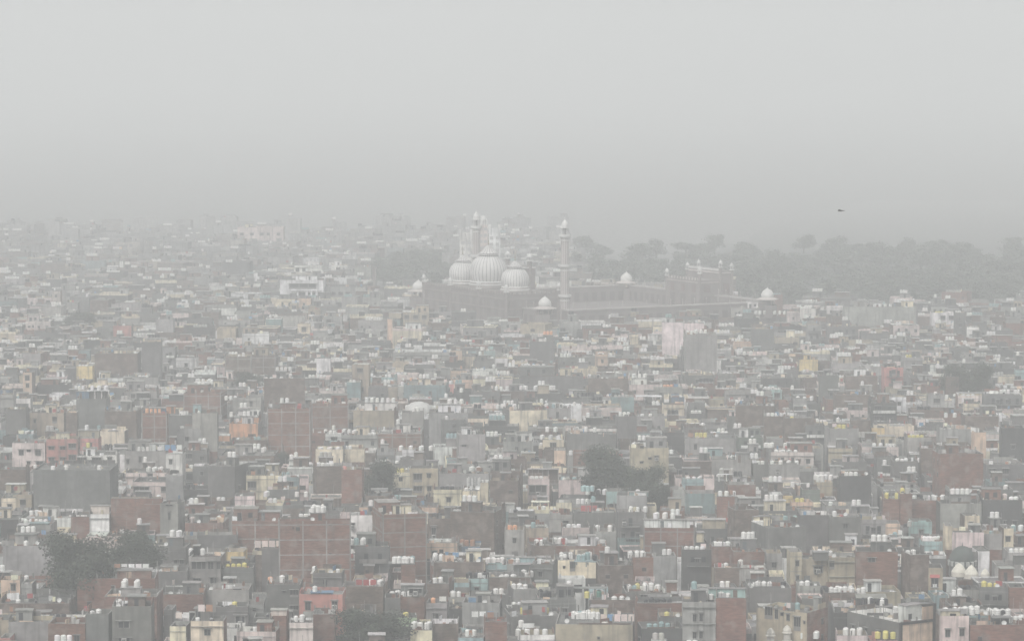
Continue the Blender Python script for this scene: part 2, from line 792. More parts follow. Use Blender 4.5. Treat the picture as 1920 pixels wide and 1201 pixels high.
B 905 1158 388 545 c2 0w y=9 s=ce d=14 n=cream house wall|large blank cream yellow house wall in the middle
T 872 928 350 3 wh
T 958 1048 352 5 wh
B 645 810 522 700 cl 0w y=6
W 675 705 580 590
T 675 756 517 5 wh
B 202 458 520 620 br g
B 0 212 525 610 cl
T 0 92 495 5 wh
T 58 182 525 6 wh
T 150 195 578 3 wh
B 0 130 605 670 cr 0w
B 342 416 608 660 wh
T 324 400 608 4 wh
T 435 515 608 4 wh
B 494 632 240 285 sa n=pink cabin house|pink roof house carrying a long row of white tanks
T 484 622 235 8 wh
B 612 705 165 240 pe
B 630 740 215 260 pe
T 384 488 312 5 oran
B 380 510 318 340 wh 0w
B 1222 1280 158 205 pk
B 1262 1355 182 210 pk
B 1618 1798 242 310 pk n=pink banded house|pale pink house with a long balcony band
H 1632 1720 205 242 wh
T 1636 1715 200 5 wh
B 1000 1362 195 300 ce
W 1045 1058 222 236
B 1388 1622 208 300 bg
T 1384 1450 208 4 wh
B 910 1080 562 650 cl
T 1012 1082 556 4 wh
B 1132 1252 552 600 cr
T 1118 1230 550 6 wh
B 1198 1262 612 700 pe 0w
B 1355 1578 372 430 pk 0w
B 1545 1662 420 560 ce 0w
B 1268 1560 520 620 ce 0w
T 1310 1435 452 6 wh
T 1145 1212 442 4 wh
B 1628 1842 598 800 be n=cream block|stained cream four storey house right behind the dark tree
W 1678 1702 585 600
W 1725 1745 650 664
W 1760 1785 642 668
W 1678 1700 672 684
W 1785 1808 722 742
H 1655 1790 572 600 be
T 1632 1715 568 6 wh
B 1048 1172 772 900 pk 0w n=open pink house|pale house with a large dark open window below striped shutters
W 1055 1155 806 862 d
B 1222 1382 778 870 pk 0w
S 1050 1222 715 765 cl
S 1240 1375 705 765 ce
T 1230 1320 800 5 tl
T 1240 1262 858 1 wh
B 838 1022 728 930 bg
B 384 548 712 880 be 0w n=brown balcony house|brownish four storey house with open balconies and an air cooler
W 405 455 740 790 d
W 405 455 810 850 d
W 480 505 740 765
W 482 508 812 840
B 290 388 735 830 cr
W 322 345 760 785
B 188 292 680 740 be
B 0 122 720 930 br 0w
T 5 36 700 1 sa
B 548 842 742 850 cl 0w
T 720 780 690 4 wh
T 855 915 718 4 wh
B 1858 1935 832 960 cl
T 1348 1420 610 5 te
B 290 678 62 120 cl
B 612 680 52 125 pe
B 400 458 28 60 wh
B 862 935 95 150 wh
B 1430 1504 72 140 pe
B 1748 1818 88 140 wh
B 1222 1424 88 160 ce
B 1060 1202 0 130 ce 0w
B 800 866 52 100 te
B 1044 1142 142 190 cl
T 1044 1142 140 7 wh
B 1848 1930 312 360 bl
B 1515 1650 312 390 tl
S 1660 1800 365 400 wh
B 1660 1820 420 480 cl
T 1680 1745 458 4 wh
B 1810 1930 510 600 cd
B 1050 1260 480 560 cl
B 800 1000 475 560 cd
B 350 600 245 330 tl
B 60 160 130 320 be
B 30 110 230 330 tl
B 150 310 200 240 te
B 150 260 260 330 ce
T 1080 1190 312 6 wh
T 1000 1050 360 3 wh
B 890 1030 280 330 bg
B 1150 1290 375 440 cl
T 1140 1290 370 8 wh
B 1750 1920 255 310 cl
B 730 890 280 340 ce
T 655 690 288 2 wh
T 860 940 245 5 wh
B 560 700 440 590 ce
T 580 600 318 1 wh
B 1100 1250 490 560 bg
B 1810 1930 355 420 cr
@F 1280 640 3
B 0 186 38 150 ce 0w
B 285 388 10 55 pe
B 80 142 0 35 wh
B 655 768 102 160 ye n=amber house|small amber house right of a red roofed shed
B 568 642 122 160 rd 0w
B 868 945 62 120 wh
T 305 390 115 6 wh
T 10 155 185 10 wh
B 0 180 190 260 ce
B 1130 1242 145 260 sa n=faded salmon house|faded salmon house left of the twin trees
B 1345 1510 80 110 pk
B 1414 1500 32 85 pk
B 1385 1505 132 190 wh
B 1550 1762 305 360 pk n=pinkish white house|pinkish white house with stair and tanks below the twin trees
H 1560 1740 290 310 cr
T 1570 1640 330 5 wh
B 1588 1680 350 420 cr
B 1878 1930 160 220 te
B 300 560 362 500 bg 0w y=-10
B 1058 1205 345 470 cd
B 1170 1258 312 400 wh
B 1065 1180 312 350 cl
B 815 992 490 600 cl 0w
B 735 822 450 530 cr
B 948 1062 442 550 bg 0w
B 935 1042 538 570 cr 0w
B 1062 1138 485 545 ye
B 15 312 545 640 cl 0w n=wide pale house|wide pale grey house with a green grey balcony at its right
W 62 82 575 610
B 308 452 538 600 gg
T 98 255 470 14 wh
B 100 260 470 520 cl
T 10 122 496 9 wh
B 5 135 498 560 ce
B 165 394 665 750 cl 0w
H 300 370 625 690 cl
B 498 748 622 690 pk
T 515 645 652 9 wh
B 486 664 690 760 cl
T 492 650 712 8 wh
B 395 500 690 750 ce
B 0 118 772 850 te n=turquoise cabin|turquoise house with four white tanks at centre right
T 16 108 766 5 wh
S 203 292 745 785 wh
T 206 284 742 4 cl
B 1432 1694 632 860 br 0w n=capped brick block|large brick block with a grey cement upper band
B 1640 1708 510 660 pe 0w
B 1448 1642 492 580 cl 0w
B 1795 1930 485 700 cd
B 1185 1325 672 770 ce
T 1198 1268 726 5 wh
B 884 1064 778 900 cd 0w
T 732 842 762 9 wh
B 742 852 790 860 be
B 258 414 805 900 br 0w
B 1005 1215 592 640 pk
T 1066 1124 642 4 wh
B 1303 1364 436 480 pk
B 1090 1220 655 740 ce
B 820 960 600 680 be
T 455 512 262 5 wh
T 560 590 270 1 wh
B 450 560 270 330 te
B 205 280 180 240 cl
B 240 500 280 340 cl
B 620 700 320 380 cl
T 635 735 362 6 wh
T 1060 1120 305 2 wh
B 860 1060 300 380 bg 0w
B 770 880 190 330 ce 0w
B 1240 1350 90 180 cl
B 920 1100 195 280 bg 0w
B 990 1075 165 200 wh
B 450 620 205 260 cd
B 570 740 430 560 bg
B 460 640 420 540 bg 0w
B 1380 1480 300 380 cl
B 1480 1560 200 300 bg
B 1700 1920 300 390 ce
T 1780 1900 265 6 wh
B 1590 1780 420 500 bg
T 1470 1540 430 4 wh
B 1700 1920 690 780 ce
B 1700 1860 830 930 ce
T 1800 1840 835 2 wh
B 1340 1430 600 760 bg
B 690 800 470 560 ce
B 1260 1400 540 620 cl
B 30 130 340 400 ce
T 415 440 600 1 wh
T 1570 1590 610 1 wh
T 1190 1215 820 1 wh
B 700 780 600 660 cl
B 640 730 810 890 pe
T 605 625 830 1 wh
@G 400 400 4.8
B 598 998 600 770 w2 0w n=white arched hall|long white two storey hall with tall windows and a raised centre
W 680 930 632 680 d
W 700 750 705 770
W 765 830 705 770
W 850 875 705 770
W 890 920 705 770
W 940 970 705 770
H 742 934 560 605 w2
B 998 1375 660 760 cl 0w n=arcade hall|long pale hall with a row of arched openings
W 1010 1045 705 745 d
W 1065 1100 705 745 d
W 1125 1165 705 745 d
W 1188 1230 705 745 d
B 1270 1425 480 590 cl
B 1062 1210 465 540 wh
B 725 975 468 560 wh
W 740 775 490 525
W 800 835 490 525
B 360 398 535 610 wh
B 415 500 570 610 wh
B 215 630 125 250 pk 0w
W 240 275 175 200
W 330 365 175 200
W 420 455 175 200
W 480 510 175 200
W 570 600 175 200
B 555 745 770 870 cr
B 690 760 810 900 be
B 760 880 770 850 pe
B 45 350 960 1040 cl
B 1560 1612 950 1160 pe 0w
B 1705 1940 890 1040 be n=beige hall|beige house with a bright flat roof left of the mosque
H 1780 1940 862 890 cr
B 990 1160 925 1010 cl
B 850 960 860 960 be
B 245 500 1080 1200 wh
B 755 870 995 1075 cr
@L 0 400 4.8
B 1015 1182 1010 1115 sa 0w n=rose house|rose pink house far left in the haze
B 245 470 760 815 pk
B 470 545 700 840 pk
B 600 705 800 880 cl
B 130 200 1095 1150 pk
B 230 455 970 1050 pk
B 560 670 1150 1200 pk
B 1400 1560 950 1090 cl 0w
B 1450 1540 765 800 wh
B 1590 1700 805 840 wh
B 930 1045 610 640 wh
B 1075 1110 430 500 wh
@R 1500 400 4.571
B 385 1000 800 980 cl 0w n=pale wood block|wide pale grey house standing before the hazy woods
H 460 575 750 805 cl
H 870 970 750 795 cr
T 630 785 765 8 wh
B 880 1010 810 960 ce 0w
B 220 390 790 880 wh
B 0 135 815 900 wh
B 1130 1330 850 960 wh
B 790 1025 960 1060 pk
B 1430 1540 975 1060 wh
B 1330 1420 850 1050 ce
B 60 185 955 1140 cl
B 240 500 970 1080 ce
B 1720 1920 800 900 cl
B 1880 1920 780 840 wh
@Q 1100 450 4.8
B 678 876 742 1050 p2 0w n=tall pink wall|tall plain pink house wall below the gatehouse
B 876 1064 748 850 p2 0w
B 890 1175 850 1190 cl 0w
H 985 1090 900 960 wh
T 968 1085 905 5 wh
T 890 1045 692 7 wh
B 795 1050 685 760 ce
B 1325 1485 910 1000 pe
B 1480 1700 800 1000 ce 0w
B 592 705 1050 1130 wh 0w n=white roof cabin|tiny white cabin below the tall pink wall
B 590 680 780 850 cr
B 375 465 850 950 cr
B 78 188 1000 1130 pe
B 1290 1560 610 720 cl
B 1800 1920 650 760 pk
T 1680 1790 780 6 wh
T 1510 1610 830 6 wh
"""

# ------------------------------------------------------------------ ground
g = MB()
for i in range(-12, 12):
    for j in range(0, 26):
        g.quad((i * 400, -300 + j * 400, 0), (i * 400 + 400, -300 + j * 400, 0), (i * 400 + 400, 100 + j * 400, 0), (i * 400, 100 + j * 400, 0), ROO, (.12, .12, .11) if j < 5 else (.36, .36, .345))  # far ground lightened to imitate haze towards the horizon
tag(g.obj("ground"), kind='structure')
g = MB()
for k in range(32):      # tree ground of the park, thinning out into the lightened plain beyond
    ya, yb = 1530 + 40 * k, 1570 + 40 * k
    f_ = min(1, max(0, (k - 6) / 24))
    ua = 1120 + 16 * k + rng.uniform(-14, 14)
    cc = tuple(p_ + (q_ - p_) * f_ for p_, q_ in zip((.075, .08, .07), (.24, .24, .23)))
    g.quad((x_at(ua, ya), ya, .05), (x_at(2150, ya), ya, .05), (x_at(2150, yb), yb, .05), (x_at(ua, yb), yb, .05), LEA, cc)
tag(g.obj("park_ground"), kind='structure')

# ------------------------------------------------------------------ reading the survey of houses
class House: pass
houses = []
laundry = []
org = None
for ln in SPEC.strip().split('\n'):
    nm = None
    if ' n=' in ln:
        ln, nm = ln.split(' n=')
    q = ln.split()
    k = q[0]
    if k[0] == '@':
        org = (float(q[1]), float(q[2]), float(q[3]))
        continue
    U = lambda s_: org[0] + float(s_) / org[2]
    V = lambda s_: org[1] + float(s_) / org[2]
    if k == 'B':
        h = House()
        h.u0, h.u1, h.vt, h.vb = U(q[1]), U(q[2]), V(q[3]), V(q[4])
        h.mat = q[5]
        h.opt = q[6:]
        h.yaw, h.side, h.fd = None, None, None
        for o in h.opt:
            if o[:2] == 'y=': h.yaw = R(float(o[2:]))
            if o[:2] == 's=': h.side = o[2:]
            if o[:2] == 'd=': h.fd = float(o[2:])
        h.grid, h.nowin, h.trim = 'g' in h.opt, '0w' in h.opt, False
        h.nick, h.long = (nm.split('|') if nm else (None, None))
        h.huts, h.tanks, h.wins, h.dishes = [], [], [], []
        houses.append(h)
    elif k == 'H' or k == 'S':
        h.huts.append((k, U(q[1]), U(q[2]), V(q[3]), V(q[4]), q[5]))
    elif k == 'T':
        h.tanks.append((U(q[1]), U(q[2]), V(q[3]), int(q[4]), q[5]))
    elif k == 'W':
        h.wins.append((U(q[1]), U(q[2]), V(q[3]), V(q[4]), q[5] if len(q) > 5 else 'w'))
    elif k == 'D':
        h.dishes.append((U(q[1]), V(q[2])))
    elif k == 'X':
        h.trim = True
    elif k == 'L':
        laundry.append((h, U(q[1]), U(q[2]), V(q[3]), V(q[4]), q[5]))

# plan of every house: distance from the row where its wall meets the roof in front, height from its top row
for h in houses:
    h.area = (h.u1 - h.u0) * (min(h.vb, 1201) - h.vt)
    h.Y = depth_of(h.vb)
    h.H = max(z_at(h.vt, h.Y), 6.5)
    h.X0, h.X1 = x_at(h.u0, h.Y, h.H), x_at(h.u1, h.Y, h.H)
houses.sort(key=lambda h: h.Y)
for i, h in enumerate(houses):
    gap = 16.0
    for o in houses[i + 1:]:
        if o.Y > h.Y + 16:
            break
        if min(h.X1, o.X1) - max(h.X0, o.X0) > 1.0:
            gap = min(gap, o.Y - h.Y)
    wd = h.X1 - h.X0
    D = max(3.2, min(gap - .3, max(6.0, min(14.0, wd * rng.uniform(.75, 1.1)))))
    if h.yaw is None:
        h.yaw = R(rng.uniform(-4, 4)) if wd < 25 else R(rng.uniform(-1.5, 1.5))
        lim = .12 * wd / D
        h.yaw = max(-lim, min(lim, h.yaw))
    elif h.fd is None:
        D = max(D, 7)
    if h.fd:
        D = h.fd
    sn, co = math.sin(h.yaw), math.cos(h.yaw)
    if abs(sn) > .2 and D * abs(sn) > .55 * wd:
        D = .55 * wd / abs(sn)
    h.W = (wd - D * abs(sn)) / co
    h.D = D
    h.cx = h.X1 - h.W / 2 * co if sn > 0 else h.X0 + h.W / 2 * co
    h.cy = h.Y + h.W / 2 * abs(sn)
    h.par = rng.choice([.5, .8, .9, 1.0]) if h.H > 8 else .4

def to_local(h, x, y):
    dx, dy = x - h.cx, y - h.cy
    co, sn = math.cos(h.yaw), math.sin(h.yaw)
    return dx * co + dy * sn, -dx * sn + dy * co
def to_world(h, x, y):
    co, sn = math.cos(h.yaw), math.sin(h.yaw)
    return h.cx + x * co - y * sn, h.cy + x * sn + y * co

DARK = (.035, .038, .042)
def window_mb(kind):
    m = MB()        # unit window: 1 wide, 1 high, centred at x = 0, sill at z = 0, wall plane y = 0
    p = MB()
    if kind == 'w':
        fc = (.42, .41, .38)
        m.box(-.5, -.42, -.09, 0, 0, 1, PLA, fc, 'b'); m.box(.42, .5, -.09, 0, 0, 1, PLA, fc, 'b')
        m.box(-.42, .42, -.09, 0, .93, 1, PLA, fc, 'b'); m.box(-.42, .42, -.12, 0, 0, .06, PLA, fc, 'b')
        m.box(-.03, .03, -.06, 0, .06, .93, MET, (.2, .19, .17), 'b')
        m.box(-.66, .66, -.5, 0, 1.08, 1.15, PLA, (.36, .355, .34), 'b')
        p.box(-.42, .42, -.02, -.001, .06, .93, GLA, DARK, 'b')
    elif kind == 'd':
        fc = (.36, .35, .33)
        m.box(-.5, -.46, -.10, 0, 0, 1, PLA, fc, 'b'); m.box(.46, .5, -.10, 0, 0, 1, PLA, fc, 'b')
        m.box(-.46, .46, -.10, 0, .95, 1, PLA, fc, 'b')
        m.box(-.56, .56, -.55, 0, 1.0, 1.06, PLA, (.40, .39, .37), 'b')
        m.box(-.46, .46, -.10, -.03, 0, .30, MET, (.22, .21, .20), 'b')
        m.box(-.15, -.11, -.05, -.02, .3, .95, MET, (.22, .21, .20), 'b')
        m.box(.18, .22, -.05, -.02, .3, .95, MET, (.22, .21, .20), 'b')
        p.box(-.46, .46, -.02, -.001, 0, .95, GLA, (.045, .045, .045), 'b')
    elif kind == 'r':
        m.box(-.5, -.42, -.09, 0, 0, 1, PLA, (.4, .3, .25), 'b'); m.box(.42, .5, -.09, 0, 0, 1, PLA, (.4, .3, .25), 'b')
        m.box(-.5, .5, -.35, 0, -.06, 0, PLA, (.4, .39, .37))
        m.add([(-.62, -.5, .88), (.62, -.5, .88), (.62, 0, 1.12), (-.62, 0, 1.12), (-.62, -.5, .84), (.62, -.5, .84)], [(0, 1, 2, 3), (4, 5, 1, 0)], MET, (.40, .09, .08))
        m.box(-.25, .25, -.4, 0, .02, .28, PLS, (.7, .7, .68))
        p.box(-.42, .42, -.02, -.001, 0, .9, GLA, DARK, 'b')
    else:            # a bare opening left in brickwork
        m.box(-.56, .56, -.07, 0, .98, 1.1, PLA, (.36, .355, .34), 'b')
        p.box(-.5, .5, -.02, -.001, 0, .98, GLA, (.04, .038, .036), 'b')
    return m, p
WIN = {k: window_mb(k) for k in 'wdrv'}
WINME = {k: (a.mesh('window'), b.mesh('pane')) for k, (a, b) in WIN.items()}

def merge(dst, src, xf=None, sc3=(1, 1, 1), off=(0, 0, 0), outer=None):
    n = len(dst.v)
    pts = [(x * sc3[0] + off[0], y * sc3[1] + off[1], z * sc3[2] + off[2]) for x, y, z in src.v]
    if outer:
        cx, cy, co, si = outer
        pts = [(cx + x * co - y * si, cy + x * si + y * co, z) for x, y, z in pts]
    dst.v += pts
    dst.f += [tuple(n + i for i in f) for f in src.f]
    dst.m += src.m
    dst.c += src.c

clutter = MB()
def litter(h, zr, x0, x1, y0, y1, n):
    for _ in range(n):
        x, y = to_world(h, rng.uniform(x0, x1), rng.uniform(y0, y1))
        a = rng.uniform(0, 3.14)
        clutter.xf = (x, y, math.cos(a), math.sin(a))
        t = rng.random()
        c = vary(COL[rng.choice(['ce', 'cl', 'wh', 'bn', 'cd', 'cd', 'dk', 'dk', 'be', 'wh', 'cl', 'ce', 'bg', 'rd', 'ce', 'bn'])], .3)
        if t < .35:      # boxes, coolers, crates
            s_ = rng.uniform(.18, .5)
            clutter.box(-s_, s_, -s_ * .7, s_ * .7, zr, zr + rng.uniform(.3, .9), rng.choice([PLA, MET, CLO]), c, 'd')
        elif t < .6:     # poles and rods
            clutter.bar((0, 0, zr), (rng.uniform(-.2, .2), 0, zr + rng.uniform(1.5, 3.6)), .05, MET, (.3, .29, .28), 4)
        elif t < .74:    # heaps of brick and sand
            s_ = rng.uniform(.4, .9)
            clutter.lathe([(s_, 0), (s_ * .6, .3), (.02, .5)], 6, PLA, vary(COL[rng.choice(['br', 'be', 'ce'])], .2), 0, 0, zr)
        elif t < .86:    # a low dividing wall
            l = rng.uniform(1.2, 3)
            clutter.box(-l / 2, l / 2, -.08, .08, zr, zr + rng.uniform(.6, 1.5), PLA, vary(COL[rng.choice(['ce', 'cl', 'br', 'wh', 'pe'])], .2), 'd')
        else:            # a drying cloth on a rail
            l = rng.uniform(.6, 1.6)
            clutter.box(-l / 2, l / 2, -.02, .02, zr + .7, zr + 1.7, CLO, vary(COL[rng.choice(['rd', 'bl', 'wh', 'pk', 'cl', 'cr', 'bn', 'cd'])], .2))
            clutter.bar((-l / 2, 0, zr), (-l / 2, 0, zr + 1.75), .035, MET, (.3, .3, .3)); clutter.bar((l / 2, 0, zr), (l / 2, 0, zr + 1.75), .035, MET, (.3, .3, .3))
        clutter.xf = None

PAINT = {'w2', 'p2', 'c2', 'wh', 'cr', 'ye', 'pk', 'sa', 'oran', 'bl', 'te', 'gn', 'pe', 'be', 'tl', 'gg', 'cl', 'rd'}
def plan_house(h):
    """pieces: list of (name, MB, sub pieces) in the house's own axes; h.win: list of windows"""
    W, D, H = h.W, h.D, h.H
    isb = h.mat in ('br', 'bg')
    mt = BRI if isb else PLA
    col = vary(COL[h.mat], .07)
    if h.side:
        scol, smt = vary(COL[h.side]), (BRI if h.side in ('br', 'bg') else PLA)
    elif h.mat in PAINT and rng.random() < .5:
        sk = rng.choice(['ce', 'br', 'cl', 'bg'])
        scol, smt = vary(COL[sk]), (BRI if sk in ('br', 'bg') else PLA)
    else:
        scol, smt = col, mt
    ic = vary(COL[rng.choice(['cl', 'ce', 'ce', 'wh', 'be', h.mat])], .1)
    if h.trim: h.par, ic = 1.3, (.80, .79, .76)
    zr = H - h.par
    h.zr = zr
    t = .18
    m = MB()
    x0, x1 = -W / 2, W / 2
    zs = 0
    if h.mat in PAINT and h.vb < 1195 and h.H > 10:      # paint on the upper storeys only, bare render or brick below
        lk = rng.choice(['ce', 'ce', 'bg', 'br', 'cd'])
        zs = 8.6
        m.quad((x0, 0, 0), (x1, 0, 0), (x1, 0, zs), (x0, 0, zs), BRI if lk in ('br', 'bg') else PLA, vary(COL[lk]))
    m.quad((x0, 0, zs), (x1, 0, zs), (x1, 0, H), (x0, 0, H), mt, col)
    m.quad((x1, 0, 0), (x1, D, 0), (x1, D, H), (x1, 0, H), smt, scol)
    m.quad((x1, D, 0), (x0, D, 0), (x0, D, H), (x1, D, H), smt, scol)
    m.quad((x0, D, 0), (x0, 0, 0), (x0, 0, H), (x0, D, H), smt, scol)
    a, b_, c_, d = (x0 + t, t), (x1 - t, t), (x1 - t, D - t), (x0 + t, D - t)
    oo = [(x0, 0), (x1, 0), (x1, D), (x0, D)]
    ii = [a, b_, c_, d]
    cop = vary((.40, .39, .37), .2)
    for k in range(4):
        p, q, r_, s_ = oo[k], oo[(k + 1) % 4], ii[(k + 1) % 4], ii[k]
        m.quad((*p, H), (*q, H), (*r_, H), (*s_, H), PLA, cop)
        m.quad((*s_, H), (*r_, H), (*r_, zr), (*s_, zr), PLA, ic)
    # ragged edge: stretches of parapet built higher than the rest, column stubs left for a further storey
    if h.W > 4:
        for _ in range(rng.randint(1, 4)):
            e = rng.choice('fbblr')
            hh = rng.uniform(.3, 1.3)
            rk = rng.choice([h.mat, 'ce', 'br', 'cl', 'bg'])
            rm, rcc = (BRI if rk in ('br', 'bg') else PLA), vary(COL[rk])
            L_ = W if e in 'fb' else D
            l = min(L_ * .9, rng.uniform(1.2, L_ * .7))
            a0 = rng.uniform(0, L_ - l)
            if e == 'f' and hh < .8:
                m.box(x0 + a0, x0 + a0 + l, .003, t, H, H + hh * .6, rm, rcc, 'd')
            elif e == 'b':
                m.box(x0 + a0, x0 + a0 + l, D - t, D - .003, H, H + hh, rm, rcc, 'd')
            elif e in 'lr':
                xx = x0 + .003 if e == 'l' else x1 - t
                m.box(xx, xx + t - .003, a0, a0 + l, H, H + hh, rm, rcc, 'd')
        if rng.random() < (.6 if isb or h.mat == 'ce' else .2):
            hh = rng.uniform(.5, 1.5)
            for k in range(max(2, int(W / 3.5)) + 1):
                xx = x0 + .2 + (W - .4) * k / max(2, int(W / 3.5))
                for yy in ((D - .3,) if rng.random() < .5 else (D - .3, .25)):
                    m.box(xx - .13, xx + .13, yy - .13, yy + .13, H - .02, H + hh * rng.uniform(.6, 1.2), PLA, (.36, .35, .33), 'd')
    pcs = [('wall', m, [])]
    r = MB()
    k = rng.uniform(.75, 1.25)
    rc = rng.choice([(.30, .295, .28), (.24, .235, .225), (.34, .32, .29), (.27, .22, .20)])
    if h.mat == 'wh' or h.trim: rc = (.58, .56, .52)
    r.quad((*a, zr), (*b_, zr), (*c_, zr), (*d, zr), ROO, tuple(x * k for x in rc))
    pcs.append(('roof', r, []))
    if h.grid:
        f = MB()
        fc = vary((.40, .39, .37), .1)
        n = max(2, round(W / 4.6))
        for i in range(n + 1):
            x = x0 + .15 + (W - .3) * i / n
            f.box(x - .15, x + .15, -.035, .02, 0, H - .06, PLA, fc, 'bd')
        z = H - .9
        while z > 3:
            f.box(x0, x1, -.025, .02, z - .13, z + .13, PLA, fc, 'b')
            f.box(x1 - .02, x1 + .025, 0, D, z - .13, z + .13, PLA, fc, 'l'); f.box(x0 - .025, x0 + .02, 0, D, z - .13, z + .13, PLA, fc, 'r')
            z -= 3.3
        pcs.append(('concrete_frame', f, []))
    elif not isb and not h.nowin and rng.random() < .55:
        f = MB()
        fc = vary(tuple(.5 * x + .17 for x in col), .1)
        z = H - 1.0
        pr = rng.choice([.06, .12, .35])
        while z > 4:
            f = MB()
            f.box(x0 - .04, x1 + .04, -pr, .02, z - .1, z + .08, PLA, fc, 'b')
            z -= 3.2
            pcs.append(('floor_band', f, []))
    elif isb and rng.random() < .5:
        f = MB()
        f.box(x0 - .03, x1 + .03, -.06, t, H + .003, H + .10, PLA, vary((.38, .37, .35), .15))
        pcs.append(('coping', f, []))
    if h.trim:
        f = MB()
        tc = (.07, .05, .05)
        f.box(x0 - .05, x1 + .05, -.12, .02, H - .5, H + .05, PLA, tc, 'b')
        f.box(x0 - .05, x0 + .7, -.13, .02, 0, H + .06, PLA, tc, 'b')
        f.box(x1 - .7, x1 + .05, -.12, .3, 0, H + 3.0, PLA, tc)
        f.box(x1 - 3.2, x1 - .7, -.1, .3, H + .06, H + 2.6, PLA, (.62, .45, .33))
        f.box(x1 - 3.2, x1 - .7, -.12, .3, H + 2.6, H + 3.0, PLA, tc)
        pcs.append(('dark_trim', f, []))
    # windows: those seen in the photograph, else a plausible set
    h.win = []
    for u0, u1, v0, v1, kd in h.wins:
        Yw = h.Y
        xw = x_at((u0 + u1) / 2, Yw)
        lx, _ = to_local(h, xw, h.cy + (xw - h.cx) * math.tan(h.yaw))
        s_ = Yw / F
        ww = min((u1 - u0) * s_ / max(.6, math.cos(h.yaw)), W * .9)
        lx = max(x0 + ww / 2 + .1, min(x1 - ww / 2 - .1, lx))
        zs = z_at(v1, Yw)
        h.win.append((kd if (isb is False or kd != 'w' or ww > 1) else 'v', lx, max(zs, 1), ww, max(.4, (v1 - v0) * s_), 0))
    if not h.wins and not h.nowin:
        pr = .35 if isb else .85
        if rng.random() < pr:
            z = H - h.par - 2.3
            n = max(1, int(W / rng.uniform(2.8, 4.2)))
            ww = rng.uniform(.8, 1.3)
            big = rng.random() < .35
            while z > 7.5 and z > H - 12:
                for i in range(n):
                    if rng.random() < (.45 if isb else .72):
                        lx = x0 + W * (i + .5) / n + rng.uniform(-.3, .3)
                        if abs(lx) + ww * .8 < W / 2:
                            kd = 'v' if isb else ('d' if big and rng.random() < .5 else 'w')
                            h.win.append((kd, lx, z, ww * (1.7 if kd == 'd' else 1), {'w': 1.25, 'd': 2.0, 'v': .8}[kd], 0))
                z -= 3.2
    if h.yaw > R(7) or h.yaw < R(-7) or (rng.random() < .3 and D > 6):
        sd_ = -1 if h.yaw > 0 else 1
        n = max(1, int(D / 4))
        z = H - h.par - 2.3
        while z > 7.5 and z > H - 10:
            for i in range(n):
                if rng.random() < .5:
                    h.win.append(('w' if smt == PLA else 'v', D * (i + .5) / n, z, 1.0, 1.2, sd_))
            z -= 3.2
    if not isb and not h.nowin and not h.wins and W > 5 and rng.random() < .4:
        z = H - h.par - 2.75
        while z > 7.5 and z > H - 8:
            f = MB()
            bw = W * rng.uniform(.45, .92)
            bx0 = rng.uniform(x0 + .1, x1 - bw - .1)
            bc = vary(rng.choice([col, COL['cl'], COL['wh'], COL['ce']]), .1)
            f.box(bx0, bx0 + bw, -.95, -.001, z, z + .14, PLA, vary((.36, .35, .33)), 'b')
            if rng.random() < .6:
                f.box(bx0, bx0 + bw, -.95, -.85, z + .14, z + 1.0, PLA, bc, 'd')
            else:
                f.box(bx0, bx0 + bw, -.95, -.90, z + .95, z + 1.02, MET, (.2, .2, .2))
                for k in range(int(bw / .35) + 1):
                    f.box(bx0 + k * .35, bx0 + k * .35 + .05, -.94, -.91, z + .14, z + .95, MET, (.2, .2, .2), 'd')
            d_ = MB()
            for k in range(max(1, int(bw / 2.4))):
                xx = bx0 + bw * (k + .5) / max(1, int(bw / 2.4))
                d_.box(xx - .45, xx + .45, -.04, -.002, z + .14, z + 2.1, GLA, DARK, 'b')
            pcs.append(('balcony', f, [('doorway', d_, [])]))
            z -= 3.2
    # huts and sheds on the roof
    h.hutbox = []
    for K, u0, u1, vt, vb, mk in h.huts:
        Yh = max(h.Y + .25, min(depth_of(vb, zr), h.Y + D - 1.0))
        if h.trim: Yh = h.Y + D * .35
        Xa, Xb = x_at(u0, Yh, zr), x_at(u1, Yh, zr)
        zt = max(zr + 1.2, z_at(vt, Yh))
        la, ya = to_local(h, Xa, Yh)
        lb, _ = to_local(h, Xb, Yh)
        if lb < la + .8: lb = la + .8
        dp = min(max(2.2, (lb - la) * .5), 4.0, max(1.2, D - ya - .2))
        q = MB()
        cc = vary(COL[mk], .06)
        mm = BRI if mk in ('br', 'bg') else PLA
        ch = []
        if K == 'H':
            q.box(la, lb, ya, ya + dp, zr, zt - .12, mm, cc, 'td')
            q.box(la - .2, lb + .2, ya - .25, ya + dp + .15, zt - .12, zt, PLA, vary((.42, .41, .39), .1))
            if zt - zr > 2 and lb - la > 1.6 and 'pk' != mk:
                d_ = MB()
                xx = la + (lb - la) * rng.uniform(.25, .75)
                d_.box(xx - .42, xx + .42, ya - .03, ya - .001, zr + .05, min(zt - .3, zr + 2.0), MET, rng.choice([DARK, (.12, .08, .06), (.1, .12, .13)]), 'b')
                ch.append(('door', d_, []))
            pcs.append(('stair_hut', q, ch))
        else:
            n = max(1, round((lb - la) / 2.5))
            for i in range(n + 1):
                x = la + .1 + (lb - la - .2) * i / n
                q.box(x - .1, x + .1, ya, ya + .2, zr, zt - .15, PLA, cc, 'td'); q.box(x - .1, x + .1, ya + dp - .2, ya + dp, zr, zt - .15, PLA, cc, 'td')
            q.box(la - .15, lb + .15, ya - .25, ya + dp + .2, zt - .15, zt, PLA, tuple(min(.8, x * 1.1 + .05) for x in cc))
            if rng.random() < .6:
                q.box(la + .1, lb - .1, ya + dp - .18, ya + dp - .05, zr, zt - .2, PLA, vary(COL[rng.choice(['cd', 'ce', 'bg'])]), 'td')
            pcs.append(('shed', q, ch))
